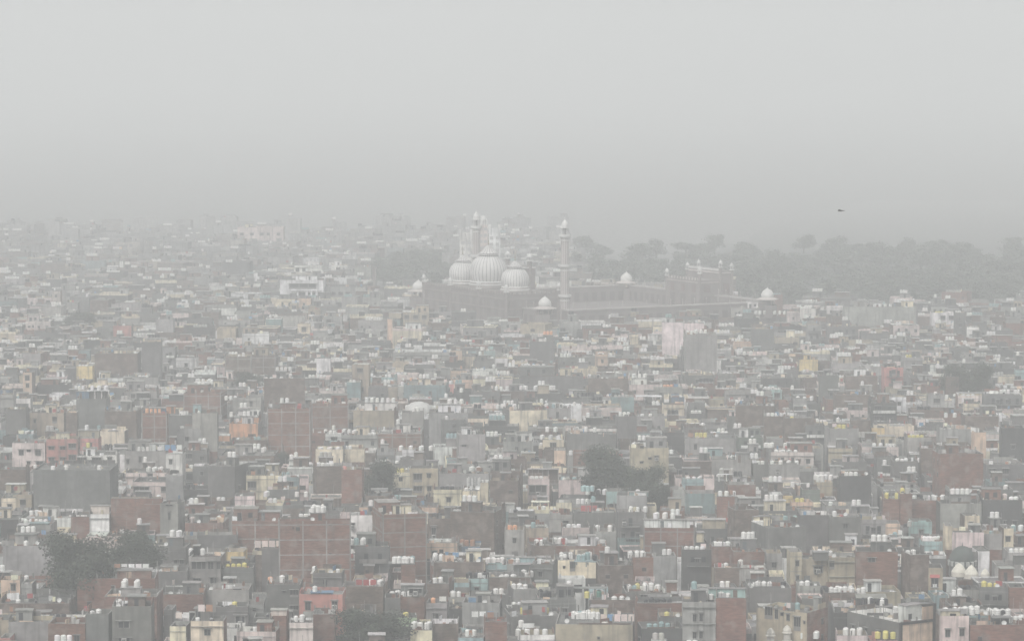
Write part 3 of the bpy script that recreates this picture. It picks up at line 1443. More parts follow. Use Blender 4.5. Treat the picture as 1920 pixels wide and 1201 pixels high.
        h.hutbox.append((u0, u1, vt, Yh, zt, ya, dp, la, lb))
    if not h.nowin and D > 6.5 and W > 7 and rng.random() < .4:      # an upper room set back from the street
        ww, hh = W * rng.uniform(.35, .6), rng.uniform(2.6, 3.1)
        la = x0 + .25 if rng.random() < .5 else x1 - .25 - ww
        ya, dp = D * .5, D * .42
        mk = rng.choice(['ce', 'cl', h.mat, h.mat, 'br', 'be', 'wh'])
        q = MB()
        q.box(la, la + ww, ya, ya + dp, zr, zr + hh, BRI if mk in ('br', 'bg') else PLA, vary(COL[mk]), 'td')
        q.box(la - .1, la + ww + .1, ya - .15, ya + dp + .1, zr + hh, zr + hh + .14, PLA, vary((.40, .39, .36), .15))
        ch = []
        for f_ in (.25, .7):
            d_ = MB()
            xx = la + ww * f_
            d_.box(xx - .5, xx + .5, ya - .05, ya - .001, zr + (.9 if f_ > .5 else .05), zr + 2.1, GLA, DARK, 'b')
            ch.append(('window' if f_ > .5 else 'door', d_, []))
        pcs.append(('upper_room', q, ch))
    if not h.huts and D > 6 and W > 6 and rng.random() < .45:
        ww, dp, hh = rng.uniform(2.4, min(5, W * .5)), rng.uniform(2.2, 3.2), rng.uniform(2.2, 2.7)
        la = rng.uniform(x0 + .4, x1 - ww - .4)
        ya = rng.uniform(D * .35, max(D * .36, D - dp - .3))
        q = MB()
        mk = rng.choice(['ce', 'ce', 'cl', h.mat, 'br', 'bg', 'wh', 'cr'])
        q.box(la, la + ww, ya, ya + dp, zr, zr + hh, BRI if mk in ('br', 'bg') else PLA, vary(COL[mk]), 'td')
        q.box(la - .2, la + ww + .2, ya - .3, ya + dp + .15, zr + hh, zr + hh + .13, PLA, vary((.40, .39, .37), .15))
        d_ = MB()
        xx = la + ww * rng.uniform(.25, .75)
        d_.box(xx - .42, xx + .42, ya - .03, ya - .001, zr + .05, zr + 1.95, MET, DARK, 'b')
        pcs.append(('stair_hut', q, [('door', d_, [])]))
        h.auto = (la, la + ww, ya, dp, zr + hh + .13)
    else:
        h.auto = None
    h.pcs = pcs
    litter(h, zr, x0 + .5, x1 - .5, min(.8, D * .3), D - .5, int(min(26, W * D / rng.uniform(4, 12))))

TANKS = []      # (Y, x, y, z, colour key, house)
def place_tanks(h):
    for u0, u1, vb, n, ck in h.tanks:
        sup = None
        for hb in h.hutbox:
            if u0 > hb[0] - 6 and u1 < hb[1] + 6 and abs(vb - hb[2]) < 5:
                sup = hb
        if sup:
            z, y0, dpth = sup[4], sup[3] + .45, sup[6] - .5
            # keep the row on the slab
            ylo = y0 + .1
        else:
            z = h.zr
            ylo = max(h.Y + .8, min(depth_of(vb, z), h.Y + h.D - 1.5))
            if ylo <= h.Y + .85: ylo = h.Y + .9
            dpth = h.Y + h.D - .4 - ylo
        xa, xb = x_at(u0, ylo, z), x_at(u1, ylo, z)
        r = .56
        span = max(.01, xb - xa - 2 * r)
        per = max(1, int(span / 1.16) + 1)
        rows = 1 if per >= n else 2
        n1 = n if rows == 1 else (n + 1) // 2
        for k in range(n):
            if n > 4 and rng.random() < .08: continue
            row = 0 if k < n1 else 1
            kk, nn = (k, n1) if row == 0 else (k - n1, n - n1)
            fx = .5 if nn == 1 else kk / (nn - 1)
            x = xa + r + span * fx + (.5 if row else 0) * min(1, span / nn) * .5 + rng.uniform(-.14, .14)
            y = ylo + (1.22 if row else 0) + rng.uniform(0, .45) + h.yaw * (x - (xa + xb) / 2) * .9
            TANKS.append((h.Y, x, y, z, ck if rng.random() < .93 else rng.choice(['dk', 'cl', 'tl']), h))
    if not h.tanks and rng.random() < .5 and h.W > 4:
        n = rng.randint(1, 5)
        if h.auto and rng.random() < .7:
            la, lb, ya, dp, z = h.auto
            n = min(n, max(1, int((lb - la) / 1.2)))
            base = la + .6
            yy = ya + min(dp * .5, 1)
        else:
            z = h.zr
            n = min(n, max(1, int((h.W - 1.5) / 1.2)))
            base = rng.uniform(-h.W / 2 + .9, max(-h.W / 2 + .95, h.W / 2 - .9 - n * 1.2))
            yy = max(.9, min(h.D - .9, h.D * rng.uniform(.3, .8)))
        ck = rng.choice(['wh'] * 8 + ['dk', 'cl', 'tl', 'yl', 'oran'])
        for k in range(n):
            x, y = to_world(h, base + k * 1.2, yy)
            TANKS.append((h.Y, x, y, z, ck, h))

def tank_mb(col, lid=True):
    m = MB()
    r, hh = .54, 1.18
    prof = [(r * .96, 0), (r, .06)]
    for k in range(3):
        z = .12 + k * .33
        prof += [(r, z), (r * .94, z + .05), (r * .94, z + .09), (r, z + .14), (r, z + .28)]
    prof += [(r * .99, hh), (r * .86, hh + .10), (r * .45, hh + .16), (.001, hh + .17)]
    m.lathe(prof, 14, PLS, col)
    return m
def lid_mb(col):
    m = MB()
    m.lathe([(.25, 1.30), (.25, 1.40), (.21, 1.44), (.001, 1.45)], 10, PLS, col)
    return m

for h in houses:
    plan_house(h)
    place_tanks(h)

byarea = sorted(houses, key=lambda h: -h.area)
for i, h in enumerate(byarea):
    h.solo = i < 296
STUFF = MB()
for h in houses:
    if h.solo:
        root = bpy.data.objects.new("house", None)
        sc.collection.objects.link(root)
        root.location = (h.cx, h.cy, 0)
        root.rotation_euler = (0, 0, h.yaw)
        h.root = root
        for nm, m, ch in h.pcs:
            o = m.obj(nm, root)
            for n2, m2, _ in ch:
                m2.obj(n2, o)
        wallo = root.children[0]
        for kd, lx, z, ww, wh, sd_ in h.win:
            a, b = WINME[kd]
            if sd_ == 0:
                o = put('window' if kd != 'd' else 'opening', a, root, (lx, 0, z), 0)
            else:
                o = put('window', a, root, (sd_ * h.W / 2, lx, z), sd_ * math.pi / 2)
            o.scale = (ww, 1, wh)
            put('pane', b, o)
    else:
        X = (h.cx, h.cy, math.cos(h.yaw), math.sin(h.yaw))
        for nm, m, ch in h.pcs:
            merge(STUFF, m, outer=X)
            for n2, m2, _ in ch:
                merge(STUFF, m2, outer=X)
        for kd, lx, z, ww, wh, sd_ in h.win:
            for part in WIN[kd]:
                if sd_ == 0:
                    merge(STUFF, part, sc3=(ww, 1, wh), off=(lx, 0, z), outer=X)

# ------------------------------------------------------------------ mosque frame (needed below to keep the town off it)
MX, MY = x_at(916, 1450, 24), 1450.0
MA = math.atan2(-.875, .483)
def mos(a, b):
    return MX + a * math.cos(MA) - b * math.sin(MA), MY + a * math.sin(MA) + b * math.cos(MA)
def in_mosque(x, y, pad=6):
    dx, dy = x - MX, y - MY
    a = dx * math.cos(MA) + dy * math.sin(MA)
    b = -dx * math.sin(MA) + dy * math.cos(MA)
    return -64 - pad < a < 64 + pad and -16 - pad < b < 124 + pad

# trees: (column, row of the crown's foot, width, height in photo pixels, label, landmark name)
TREES = [
    (155, 1136, 140, 138, 'broad dark green tree between the pale wall and brick houses at the left', 'broad dark tree'),
    (250, 1082, 105, 86, 'lower round tree joining the right side of the broad dark left tree', None),
    (700, 1212, 140, 70, 'dark leafy tree cut by the bottom edge beside a pale green cabin', 'bottom edge tree'),
    (716, 925, 70, 66, 'rounded grey green tree beside the cream house left of the telecom mast', 'rounded grey tree'),
    (1140, 935, 105, 100, 'largest dark tree in the middle standing against a cream block', 'largest middle tree'),
    (1210, 945, 80, 76, 'lower tree at the right foot of the largest middle tree', None),
    (1795, 738, 55, 56, 'left one of two hazy trees standing among grey houses', 'twin hazy trees'),
    (1835, 740, 60, 60, 'right one of two hazy trees standing among grey houses', None),
    (462, 728, 62, 30, 'flat topped hazy tree among the grey roofs left of centre', 'flat topped tree'),
    (535, 872, 30, 26, 'small dark bush at the foot of the tall brick tower', None),
    (1578, 1078, 26, 28, 'small green bush growing on a roof beside the blank brick wall', None),
    (960, 800, 20, 14, 'tiny tree between grey roofs below the cream house wall', None),
    (1252, 948, 30, 40, 'slim tree right of the largest middle tree', None),
    (150, 615, 70, 30, 'wide hazy tree low among far left houses', None),
]
boxes = {}
def reg(x0, x1, y0, y1, extra=None):
    for i in range(int(x0 // 20), int(x1 // 20) + 1):
        for j in range(int(y0 // 20), int(y1 // 20) + 1):
            boxes.setdefault((i, j), []).append((x0, x1, y0, y1))
def free(x0, x1, y0, y1):
    for i in range(int(x0 // 20), int(x1 // 20) + 1):
        for j in range(int(y0 // 20), int(y1 // 20) + 1):
            for a, b, c, d in boxes.get((i, j), ()):
                if x0 < b and x1 > a and y0 < d and y1 > c:
                    return False
    return True
for u_, v_, r_ in ((1811, 1070, 6), (1798, 1080, 3), (1821, 1084, 3), (785, 803, 5), (888, 978, 2)):
    Yk = depth_of(v_)
    reg(x_at(u_, Yk) - r_, x_at(u_, Yk) + r_, Yk - 1, Yk + 2 * r_)
for h in houses:
    ps = [to_world(h, x, y) for x in (-h.W / 2, h.W / 2) for y in (0, h.D)]
    reg(min(p[0] for p in ps), max(p[0] for p in ps), min(p[1] for p in ps), max(p[1] for p in ps))
tplan = []
for u, vb, wpx, hpx, lab, lm in TREES:
    Y = depth_of(vb)
    s_ = Y / F
    x = x_at(u, Y)
    tplan.append((x, Y, wpx * s_, z_at(vb - hpx, Y), lab, lm, u, vb - hpx / 2))
    reg(x - 2.5, x + 2.5, Y - 2.5, Y + 2.5)

# ------------------------------------------------------------------ the rest of the town: one mass of lesser houses
HAZE_TINT = 0.0
def haze_tint_wall(c):      # haze painted into the colour: far walls fade to an even pale grey
    return tuple(x + (y_ - x) * HAZE_TINT for x, y_ in zip(c, (.45, .447, .44)))
def haze_tint_roof(c):  # roofs blended darker than walls to offset the stronger light from above
    return tuple(x + (y_ - x) * HAZE_TINT for x, y_ in zip(c, (.35, .35, .345)))
cols_front = ['ce'] * 14 + ['cl'] * 8 + ['bg'] * 6 + ['br'] * 5 + ['cd'] * 4 + ['wh'] * 3 + ['cr', 'be', 'be', 'be', 'pk', 'tl']
KEEP = [(1036, 1786, 1836, 1072), (785, 770, 805, 795), (888, 878, 898, 965), (1690, 1685, 1700, 1060), (1850, 1784, 1860, 1082)]
KEEP = [(depth_of(vb_ + 8), a_, b_, vb_) for _, a_, b_, vb_ in KEEP]
for u_, vb_, w_, h_, _, _ in TREES:
    KEEP.append((depth_of(vb_), u_ - w_ * .5, u_ + w_ * .5, vb_ - h_ * .12))
def allowed(x0, x1, y):
    """tallest a filler may be before it hides a surveyed wall further back"""
    best = 30.0
    u0, u1 = proj(x0, y, 10)[0], proj(x1, y, 10)[0]
    for h in houses:
        if h.Y > y + 1 and h.Y < y + 420 and h.u0 < u1 and h.u1 > u0:
            best = min(best, z_at(h.vb - 3, y))
    for Yk, a_, b_, vk in KEEP:
        if y + 1 < Yk < y + 420 and a_ < u1 and b_ > u0:
            best = min(best, z_at(vk - 2, y) - 1.2)
    return best
def lesser(x0, x1, y0, D, H, far):
    W = x1 - x0
    yaw = R(rng.uniform(-5, 5)) if not far else R(rng.gauss(0, 9))
    yaw = max(-.09 * 8 / W, min(.09 * 8 / W, yaw)) if not far else yaw
    STUFF.xf = ((x0 + x1) / 2, y0, math.cos(yaw), math.sin(yaw))
    a, b = -W / 2, W / 2
    global HAZE_TINT
    HAZE_TINT = max(0.0, min(.9, (y0 - 1400) / 800))  # share of painted haze, growing with distance
    k = rng.choice(cols_front)
    col = haze_tint_wall(vary(COL[k], .14))
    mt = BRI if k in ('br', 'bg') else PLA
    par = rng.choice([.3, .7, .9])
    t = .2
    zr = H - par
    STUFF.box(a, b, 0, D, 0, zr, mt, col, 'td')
    STUFF.quad((a, 0, zr), (b, 0, zr), (b, D, zr), (a, D, zr), ROO, haze_tint_roof(vary((.29, .28, .27), .25)))
    pc = col if rng.random() < .55 else haze_tint_wall(vary(COL[rng.choice(['cl', 'wh', 'ce', 'pk', 'cr'])], .1))
    STUFF.box(a, b, 0, t, zr, H, PLA, pc, 'd')
    STUFF.box(a, b, D - t, D, zr, H, PLA, pc, 'd')
    STUFF.box(a, a + t, t, D - t, zr, H, PLA, pc, 'fbd'); STUFF.box(b - t, b, t, D - t, zr, H, PLA, pc, 'fbd')
    top = None
    if rng.random() < .55 and W > 5:
        ww, hh = rng.uniform(2.2, W * .55), rng.uniform(2.1, 2.9)
        xx = rng.uniform(a + .3, b - ww - .3)
        yy = rng.uniform(D * .2, D * .6)
        k2 = rng.choice(cols_front)
        STUFF.box(xx, xx + ww, yy, yy + 2.4, zr, zr + hh, BRI if k2 in ('br', 'bg') else PLA, haze_tint_wall(vary(COL[k2])), 'td')
        STUFF.box(xx - .2, xx + ww + .2, yy - .3, yy + 2.6, zr + hh, zr + hh + .14, PLA, haze_tint_roof(vary((.48, .47, .45), .25)))
        if rng.random() < .7:
            dx = xx + ww * rng.uniform(.2, .8)
            STUFF.box(dx - .4, dx + .4, yy - .04, yy, zr, zr + 1.9, GLA, DARK, 'bd')
        top = (xx, xx + ww, yy + 1.2, zr + hh + .14)
    if rng.random() < .6 and H > 8:
        n = max(1, int(W / 3))
        z = H - 3.1
        while z > 4 and z > H - 8:
            for i in range(n):
                if rng.random() < .55:
                    lx = a + W * (i + .5) / n
                    hw = rng.choice([.4, .5, .9])
                    STUFF.box(lx - hw, lx + hw, -.05, 0, z, z + rng.choice([.8, 1.2, 1.7]), GLA, tuple(.05 + .3 * HAZE_TINT for _ in range(3)), 'b')  # far panes lightened by the same painted haze
            if rng.random() < .4:
                STUFF.box(a, b, -.4, 0, z - .9, z - .72, PLA, vary((.45, .44, .42), .15), 'b')
            z -= 3.1
    out = []
    if rng.random() < (.55 if far else .4):
        n = rng.randint(1, 6 if far else 4)
        ck = rng.choice(['wh'] * 9 + ['dk', 'dk', 'cl', 'cl', 'tl'])
        if top and rng.random() < .6:
            n = min(n, max(1, int((top[1] - top[0]) / 1.15)))
            bx, by, z = top[0] + .6, top[2], top[3]
        else:
            n = min(n, max(1, int((W - 1.2) / 1.2)))
            bx, by, z = rng.uniform(a + .8, max(a + .81, b - .7 - 1.2 * (n - 1))), rng.uniform(D * .25, D * .8), zr
        co, si = STUFF.xf[2], STUFF.xf[3]
        for q in range(n):
            lx = bx + q * 1.17
            out.append((y0, STUFF.xf[0] + lx * co - by * si, y0 + lx * si + by * co, z, ck, None))
    hh_ = House()
    hh_.cx, hh_.cy, hh_.yaw = STUFF.xf[0], STUFF.xf[1], yaw
    STUFF.xf = None
    if not far or rng.random() < .35:
        litter(hh_, zr, a + .5, b - .5, .6, D - .5, rng.randint(2, 6) if not far else 2)
    return out
LT = []
for h in sorted(houses, key=lambda q_: -q_.area):
    x = h.X0 + .2
    while x < h.X1 - 2.5:
        W = min(h.X1 - x, rng.uniform(4.5, 9))
        for dd in (7.0, 4.5, 3.0):
            yy = h.Y - dd - .35
            if free(x, x + W - .1, yy - .1, yy + dd + .1) and not in_mosque(x, yy):
                H = min(allowed(x, x + W, yy), rng.uniform(8.6, 10.2))
                if H > 5:
                    LT += lesser(x, x + W - .1, yy, dd - .2, H, False)
                    reg(x, x + W - .1, yy, yy + dd)
                break
        x += W + .1
y = 585.0
while y < 2480:
    far = y > 1330
    D = rng.uniform(8, 11) if not far else rng.uniform(9, 13) + (y - 1330) / 170
    half = (y + 10) * 960 / F * 1.05 + 32
    x = -half + rng.uniform(0, 6)
    while x < half:
        W = rng.uniform(5.5, 12) if not far else rng.uniform(6, 14) + (y - 1330) / 320
        yy = y + rng.uniform(-1, 1.5)
        dd = D - 1.6
        u, v = proj(x + W / 2, yy, 9)
        ok = free(x, x + W, yy - .3, yy + dd + .3) and not in_mosque(x + W / 2, yy + dd / 2)
        if ok and far:
            wood = (u > 1085 and 455 < v < 545) or (u > 1370 and 440 < v < 572) or (690 < u < 850 and 470 < v < 545)
            if rng.random() < (y - 1650) / 720 or wood or (u > 1085 and v <= 460 and True) or rng.random() < .04:
                ok = False
        if ok:
            cap = allowed(x, x + W, yy)
            H = min(cap, rng.uniform(8.0, 12)) if not far else min(cap, max(6, rng.gauss(10.5, 2.4 - 1.2 * min(1, (y - 1330) / 900)) + (3.5 if y < 1800 and rng.random() < .08 else 0)))
            if H > 4:
                LT += lesser(x, x + W, yy, dd, H, far)
        x += W + rng.choice([.15, .15, .15, 1.2, 2.4])
    y += D
tag(STUFF.obj("crowded_houses"), 'crowded mass of small flat roofed grey houses filling the town', 'houses', None, 'stuff')
tag(clutter.obj("rooftop_clutter"), 'crates, poles, rubble and drying cloth scattered over the flat roofs', 'clutter', None, 'stuff')

# ------------------------------------------------------------------ water tanks
TANKS.sort(key=lambda t_: t_[0])
cnt = {}
for t_ in TANKS:
    cnt[id(t_[5])] = cnt.get(id(t_[5]), 0) + 1
solo, total, seen = [], 0, {}
for t_ in TANKS:
    k = id(t_[5])
    u, v = proj(t_[1], t_[2], t_[3])
    if k not in seen:
        seen[k] = t_[5].solo and total + cnt[k] <= 300
        if seen[k]:
            total += cnt[k]
    if seen[k]:
        if -3 < u < 1923 and v < 1212:
            solo.append(t_)
    else:
        LT.append(t_)
TME = {}
for k in set(t_[4] for t_ in TANKS + LT):
    TME[k] = (tank_mb(COL[k]).mesh('water_tank'), lid_mb(tuple(x * .75 for x in COL[k])).mesh('lid'))
    TME[k][0].polygons.foreach_set('use_smooth', [True] * len(TME[k][0].polygons))
for t_ in solo:
    o = put('water_tank', TME[t_[4]][0], None, (t_[1], t_[2], t_[3] + .005), rng.uniform(0, 6))
    s_ = rng.choice([.82, .9, .97, 1, 1.03, 1.06])
    o.scale = (s_, s_, s_ * rng.uniform(.86, 1.12))
    put('lid', TME[t_[4]][1], o)
    t_[5].__dict__.setdefault('mytanks', []).append((t_[1], t_[4], o))
ts = MB()
for Y, x, y, z, ck, _ in LT:
    c = vary(COL[ck], .04)
    ts.lathe([(.52, .0), (.55, .1), (.55, 1.18), (.42, 1.3), (.25, 1.36), (.001, 1.38)], 8 if Y > 1100 else 12, PLS, c, x, y, z + .005)
tag(ts.obj("water_tanks"), 'countless small water tanks standing on the far roofs', 'water tanks', None, 'stuff')

# ------------------------------------------------------------------ trees
LM = []          # landmarks for the labels: (u, v, short name)
def crown_mb(seed, n, size, lum=1.0):
    """leaf clumps spread through several lobes; unit crown about 1 wide and 1 high"""
    r = random.Random(seed)
    m = MB()
    lobes = []
    for k in range(24):
        a = r.uniform(0, 6.28)
        q = math.sqrt(r.random()) * .36
        zc = r.uniform(.22, .82)
        lobes.append((q * math.cos(a) * (1.15 - .5 * zc), q * math.sin(a) * (1.15 - .5 * zc), zc, r.uniform(.12, .24), r.uniform(.7, 1.25)))
    for _ in range(n):
        lx, ly, lz, lr, lk = r.choice(lobes)
        d = Vector((r.gauss(0, 1), r.gauss(0, 1), r.gauss(0, 1))).normalized() * lr * (r.random() ** .4) * r.uniform(.8, 1.2)
        c = Vector((lx, ly, lz)) + Vector((d.x, d.y, d.z * .85))
        nrm = (d.normalized() + Vector((r.gauss(0, .6), r.gauss(0, .6), r.gauss(.3, .6)))).normalized()
        u = nrm.cross(Vector((r.random() - .5, r.random() - .5, r.random() - .5))).normalized()
        v = nrm.cross(u)
        s1, s2 = size * r.uniform(.6, 1.3), size * r.uniform(.4, .9)
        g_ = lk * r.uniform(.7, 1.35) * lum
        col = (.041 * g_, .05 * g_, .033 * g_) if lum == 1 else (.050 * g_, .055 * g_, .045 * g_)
        m.add([tuple(c - u * s1), tuple(c + v * s2), tuple(c + u * s1), tuple(c - v * s2)], [(0, 1, 2, 3)], LEA, col)
    return m
def trunk_mb(seed):
    r = random.Random(seed)
    m = MB()
    m.bar((0, 0, -.75), (0, 0, .3), .035, BAR, (.09, .07, .055), 7)
    for k in range(7):
        a = k * 2.4 + r.random()
        m.bar((0, 0, .05 + .03 * k), (.3 * math.cos(a), .3 * math.sin(a), .4 + .06 * k), .014, BAR, (.09, .07, .055), 5)
    return m
CROWN = [crown_mb(s_, 11000, .02).mesh('crown') for s_ in (3, 8, 21)]
CROWN_FAR = [crown_mb(s_, 1600, .04, 2.3).mesh('crown') for s_ in (5, 9, 14)]  # far leaves lightened, haze put into their colour
TRUNK = [trunk_mb(s_).mesh('trunk') for s_ in (1, 2)]
def tree(x, y, z0, z1, wd, label, group=None, far=False):
    root = bpy.data.objects.new('tree', None)
    sc.collection.objects.link(root)
    root.location = (x, y, 0)
    tag(root, label, 'tree', group)
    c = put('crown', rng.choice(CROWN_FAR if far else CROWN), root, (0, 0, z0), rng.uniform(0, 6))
    hh = z1 - z0
    c.scale = (wd, wd * .85, hh)
    t = put('trunk', rng.choice(TRUNK), root, (0, 0, z0), rng.uniform(0, 6))
    t.scale = (min(wd, 12), min(wd, 12), max(hh, z0 / .72))
    return root
for x, Y, wd, zt, lab, lm, u, v in tplan:
    z0 = max(2.0, min(7.5, zt - wd * .5))
    tree(x, Y, z0, zt + .06 * (zt - z0), wd * 1.32, lab)
    if lm:
        LM.append((u, v, lm))
# hazy wood beyond the mosque: trees one can just tell apart
wi = 0
for k in range(330):
    u = rng.uniform(1075, 1930) if k < 295 else rng.uniform(690, 850)
    v = 462 + 113 * rng.random() ** .8 if k < 295 else rng.uniform(480, 560)
    Y = depth_of(v, 4)
    x = x_at(u, Y, 4)
    if in_mosque(x, Y, 4) or (u < 1370 and v > 540): continue
    if not free(x - 4, x + 4, Y - 4, Y + 4) or proj(x, Y, 4)[0] < 0: continue
    wd = rng.uniform(15, 27)
    reg(x - 3, x + 3, Y - 3, Y + 3)
    side_ = 'right of the gatehouse' if u > 1370 else ('between the mosque and the gatehouse' if u > 900 else 'left of the mosque')
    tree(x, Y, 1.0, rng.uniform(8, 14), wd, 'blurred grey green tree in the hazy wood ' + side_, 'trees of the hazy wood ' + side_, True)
    wi += 1

# ------------------------------------------------------------------ the mosque
WHT, SST, SSD = (.68, .67, .65), (.23, .20, .19), (.20, .175, .168)
def emp(name, x, y, z=0, rz=0):
    o = bpy.data.objects.new(name, None)
    sc.collection.objects.link(o)
    o.location = (x, y, z)
    o.rotation_euler = (0, 0, rz)
    return o
mq = emp('mosque', MX, MY, 0, MA)
tag(mq, 'huge mosque with three striped white onion domes and two tall minarets', 'mosque')
m = MB(); m.box(-63, 63, -15, 123, 0, 9, STO, SSD, 'd'); m.obj('plinth', mq)
m = MB()
m.box(-38, 38, -12, 14, 9, 21.6, STO, SST, 'd')
m.box(-38.3, 38.3, -12.3, 14.3, 19.4, 19.9, STO, (.28, .245, .23))
m.box(-38.3, 38.3, -12.3, 14.3, 15.2, 15.5, STO, (.30, .25, .23))
for k in range(12):
    a = -35 + k * 6.36
    m.box(a - 1.4, a + 1.4, -12.12, -11.9, 10.5, 15.0, STO, (.19, .165, .155))
    m.box(a - 1.4, a + 1.4, -12.12, -11.9, 16.0, 19.0, STO, (.20, .17, .16))
for k in range(4):
    b = -9 + k * 6.3
    m.box(37.9, 38.12, b - 1.5, b + 1.5, 10.5, 15.0, STO, (.19, .165, .155)); m.box(37.9, 38.12, b - 1.5, b + 1.5, 16, 19, STO, (.20, .17, .16))
m.obj('prayer_hall', mq)
m = MB()
for k in range(64):
    a = -38 + k * 1.2
    m.box(a, a + .8, -12.3, -12.0, 21.6, 22.7, STO, (.32, .28, .26) if k % 2 else SST)
for k in range(22):
    b = -12 + k * 1.2
    m.box(38.0, 38.3, b, b + .8, 21.6, 22.7, STO, (.32, .28, .26) if k % 2 else SST)
m.obj('battlement', mq)
m = MB()
m.box(-10.5, 10.5, 12.5, 17.5, 9, 31.5, STO, SST, 'd'); m.box(-10.7, 10.7, 12.3, 17.7, 30.6, 31.2, STO, WHT)
m.obj('portal', mq)
def turret(par, a, b, z0, z1, r=.85, cap=(.62, .615, .60), nm='turret'):
    q = MB()
    q.lathe([(r, z0), (r * .9, z1 - 3.4)], 12, STO, SST, a, b)
    q.lathe([(r * .9, z1 - 3.4), (r * 1.5, z1 - 3.3), (r * 1.5, z1 - 3.0), (r * .7, z1 - 2.95)], 12, STO, WHT, a, b)
    for k in range(6):
        an = k * math.pi / 3
        q.bar((a + r * .9 * math.cos(an), b + r * .9 * math.sin(an), z1 - 3), (a + r * .9 * math.cos(an), b + r * .9 * math.sin(an), z1 - 1.6), .12, STO, WHT)
    q.lathe([(r * 1.5, z1 - 1.6), (r * 1.5, z1 - 1.45), (r, z1 - 1.4), (r * 1.08, z1 - 1.0), (r * .8, z1 - .5), (r * .2, z1 - .05), (.05, z1 + .6), (.001, z1 + .7)], 12, STO, cap, a, b)
    return q.obj(nm, par)
for a in (-10, 10):
    turret(mq, a, 15, 9, 37, 1.15)
for a, b in ((-38, -12), (38, -12), (-13, -12), (13, -12), (-38, 14), (38, 14)):
    turret(mq, a, b, 9, 26.0, .9)
def dome(a, z0, rad, hb, ht):
    """bulb of radius rad, its collar at z0+hb, the lotus cap up to z0+ht"""
    q = MB()
    N = 150
    def cf(i, k):
        return (.24, .235, .23) if k % 5 == 0 else WHT
    pr = []
    for i in range(17):
        t_ = i / 16
        an = R(-28) + (R(76) - R(-28)) * t_
        pr.append((rad * math.cos(an) * (1 - .02 * t_), math.sin(an)))
    s0, s1 = pr[0][1], pr[-1][1]
    pr = [(r_, z0 + hb * (s_ - s0) / (s1 - s0)) for r_, s_ in pr]
    rt = rad * .46
    pr[-1] = (rt, z0 + hb)
    pr[-2] = (rad * .60, pr[-2][1])
    q.lathe(pr, N, STO, cf, a, 0)
    o = q.obj('dome', mq)
    q = MB(); q.lathe([(rad * .99, z0 - 2.6), (rad * .99, z0 - 1.7), (rad * 1.03, z0 - 1.65), (rad * 1.03, z0 - 1.1), (rad * .96, z0 - 1.0), (rad * .96, z0 - .35), (rad * 1.0, z0 - .3), (rad * .9, z0 + .05)], 64, STO, lambda i, k: WHT if i in (1, 2, 3, 5, 6) else (.42, .38, .36), a, 0); q.lathe([(rad, 20.5), (rad, z0 - 2.6)], 48, STO, SST, a, 0)
    q.obj('drum', o)
    q = MB()
    q.lathe([(rt * 1.02, z0 + hb), (rt * 1.1, z0 + hb + .02), (rt * 1.1, z0 + hb + .25)], 48, STO, (.2, .19, .185), a, 0)
    hh = ht - hb
    q.lathe([(rt * 1.1, z0 + hb + .25), (rt * .82, z0 + hb + hh * .22), (rt * .55, z0 + hb + hh * .55), (rt * .28, z0 + hb + hh * .88), (.2, z0 + ht)], 48, STO, lambda i, k: (.25, .24, .23) if k % 3 == 0 else WHT, a, 0)
    q.obj('lotus_cap', o)
    q = MB()
    q.lathe([(.16, z0 + ht), (.35, z0 + ht + .5), (.14, z0 + ht + 1.0), (.28, z0 + ht + 1.6), (.1, z0 + ht + 2.1), (.08, z0 + ht + rad * .6), (.001, z0 + ht + rad * .62)], 8, MET, (.25, .2, .1), a, 0)
    q.obj('finial', o)
dome(0, 25.0, 8.35, 11.9, 15.6)
dome(-24, 24.1, 6.2, 8.3, 10.9)
dome(24, 24.1, 6.2, 8.3, 10.9)
def minaret(a, b):
    q = MB()
    def cf(i, k):
        return (.52, .49, .47) if k % 2 else (.32, .28, .265)
    q.lathe([(2.15, 0), (1.98, 20.2), (1.84, 33.1), (1.72, 46.0)], 24, STO, cf, a, b)
    o = q.obj('minaret', mq)
    for z, r in ((20.2, 2.9), (33.1, 2.75), (46.0, 2.6)):
        g_ = MB()
        g_.lathe([(1.8, z - 1.0), (r, z - .1), (r, z + .9), (r - .15, z + .9), (r - .15, z + .1), (1.5, z + .1)], 24, STO, WHT, a, b)
        g_.lathe([(2.05, z - 2.0), (2.1, z - 1.6), (2.0, z - 1.5)], 24, STO, WHT, a, b)
        g_.obj('gallery', o)
    k_ = MB()
    for k in range(8):
        an = k * math.pi / 4
        k_.bar((a + 1.5 * math.cos(an), b + 1.5 * math.sin(an), 46.1), (a + 1.5 * math.cos(an), b + 1.5 * math.sin(an), 49.6), .2, STO, WHT, 6)
    k_.lathe([(.7, 46.1), (.7, 49.6)], 8, STO, SSD, a, b)
    k_.lathe([(1.4, 49.4), (2.2, 49.5), (2.2, 49.75), (1.5, 49.9), (1.58, 50.4), (1.5, 51.1), (1.0, 52.1), (.4, 52.9), (.12, 53.2), (.12, 54.6), (.001, 54.8)], 24, STO, WHT, a, b)
    k_.obj('cupola', o)
minaret(-40, 15.5)
minaret(40, 15.5)
LM.append((916, 510, 'domed mosque'))

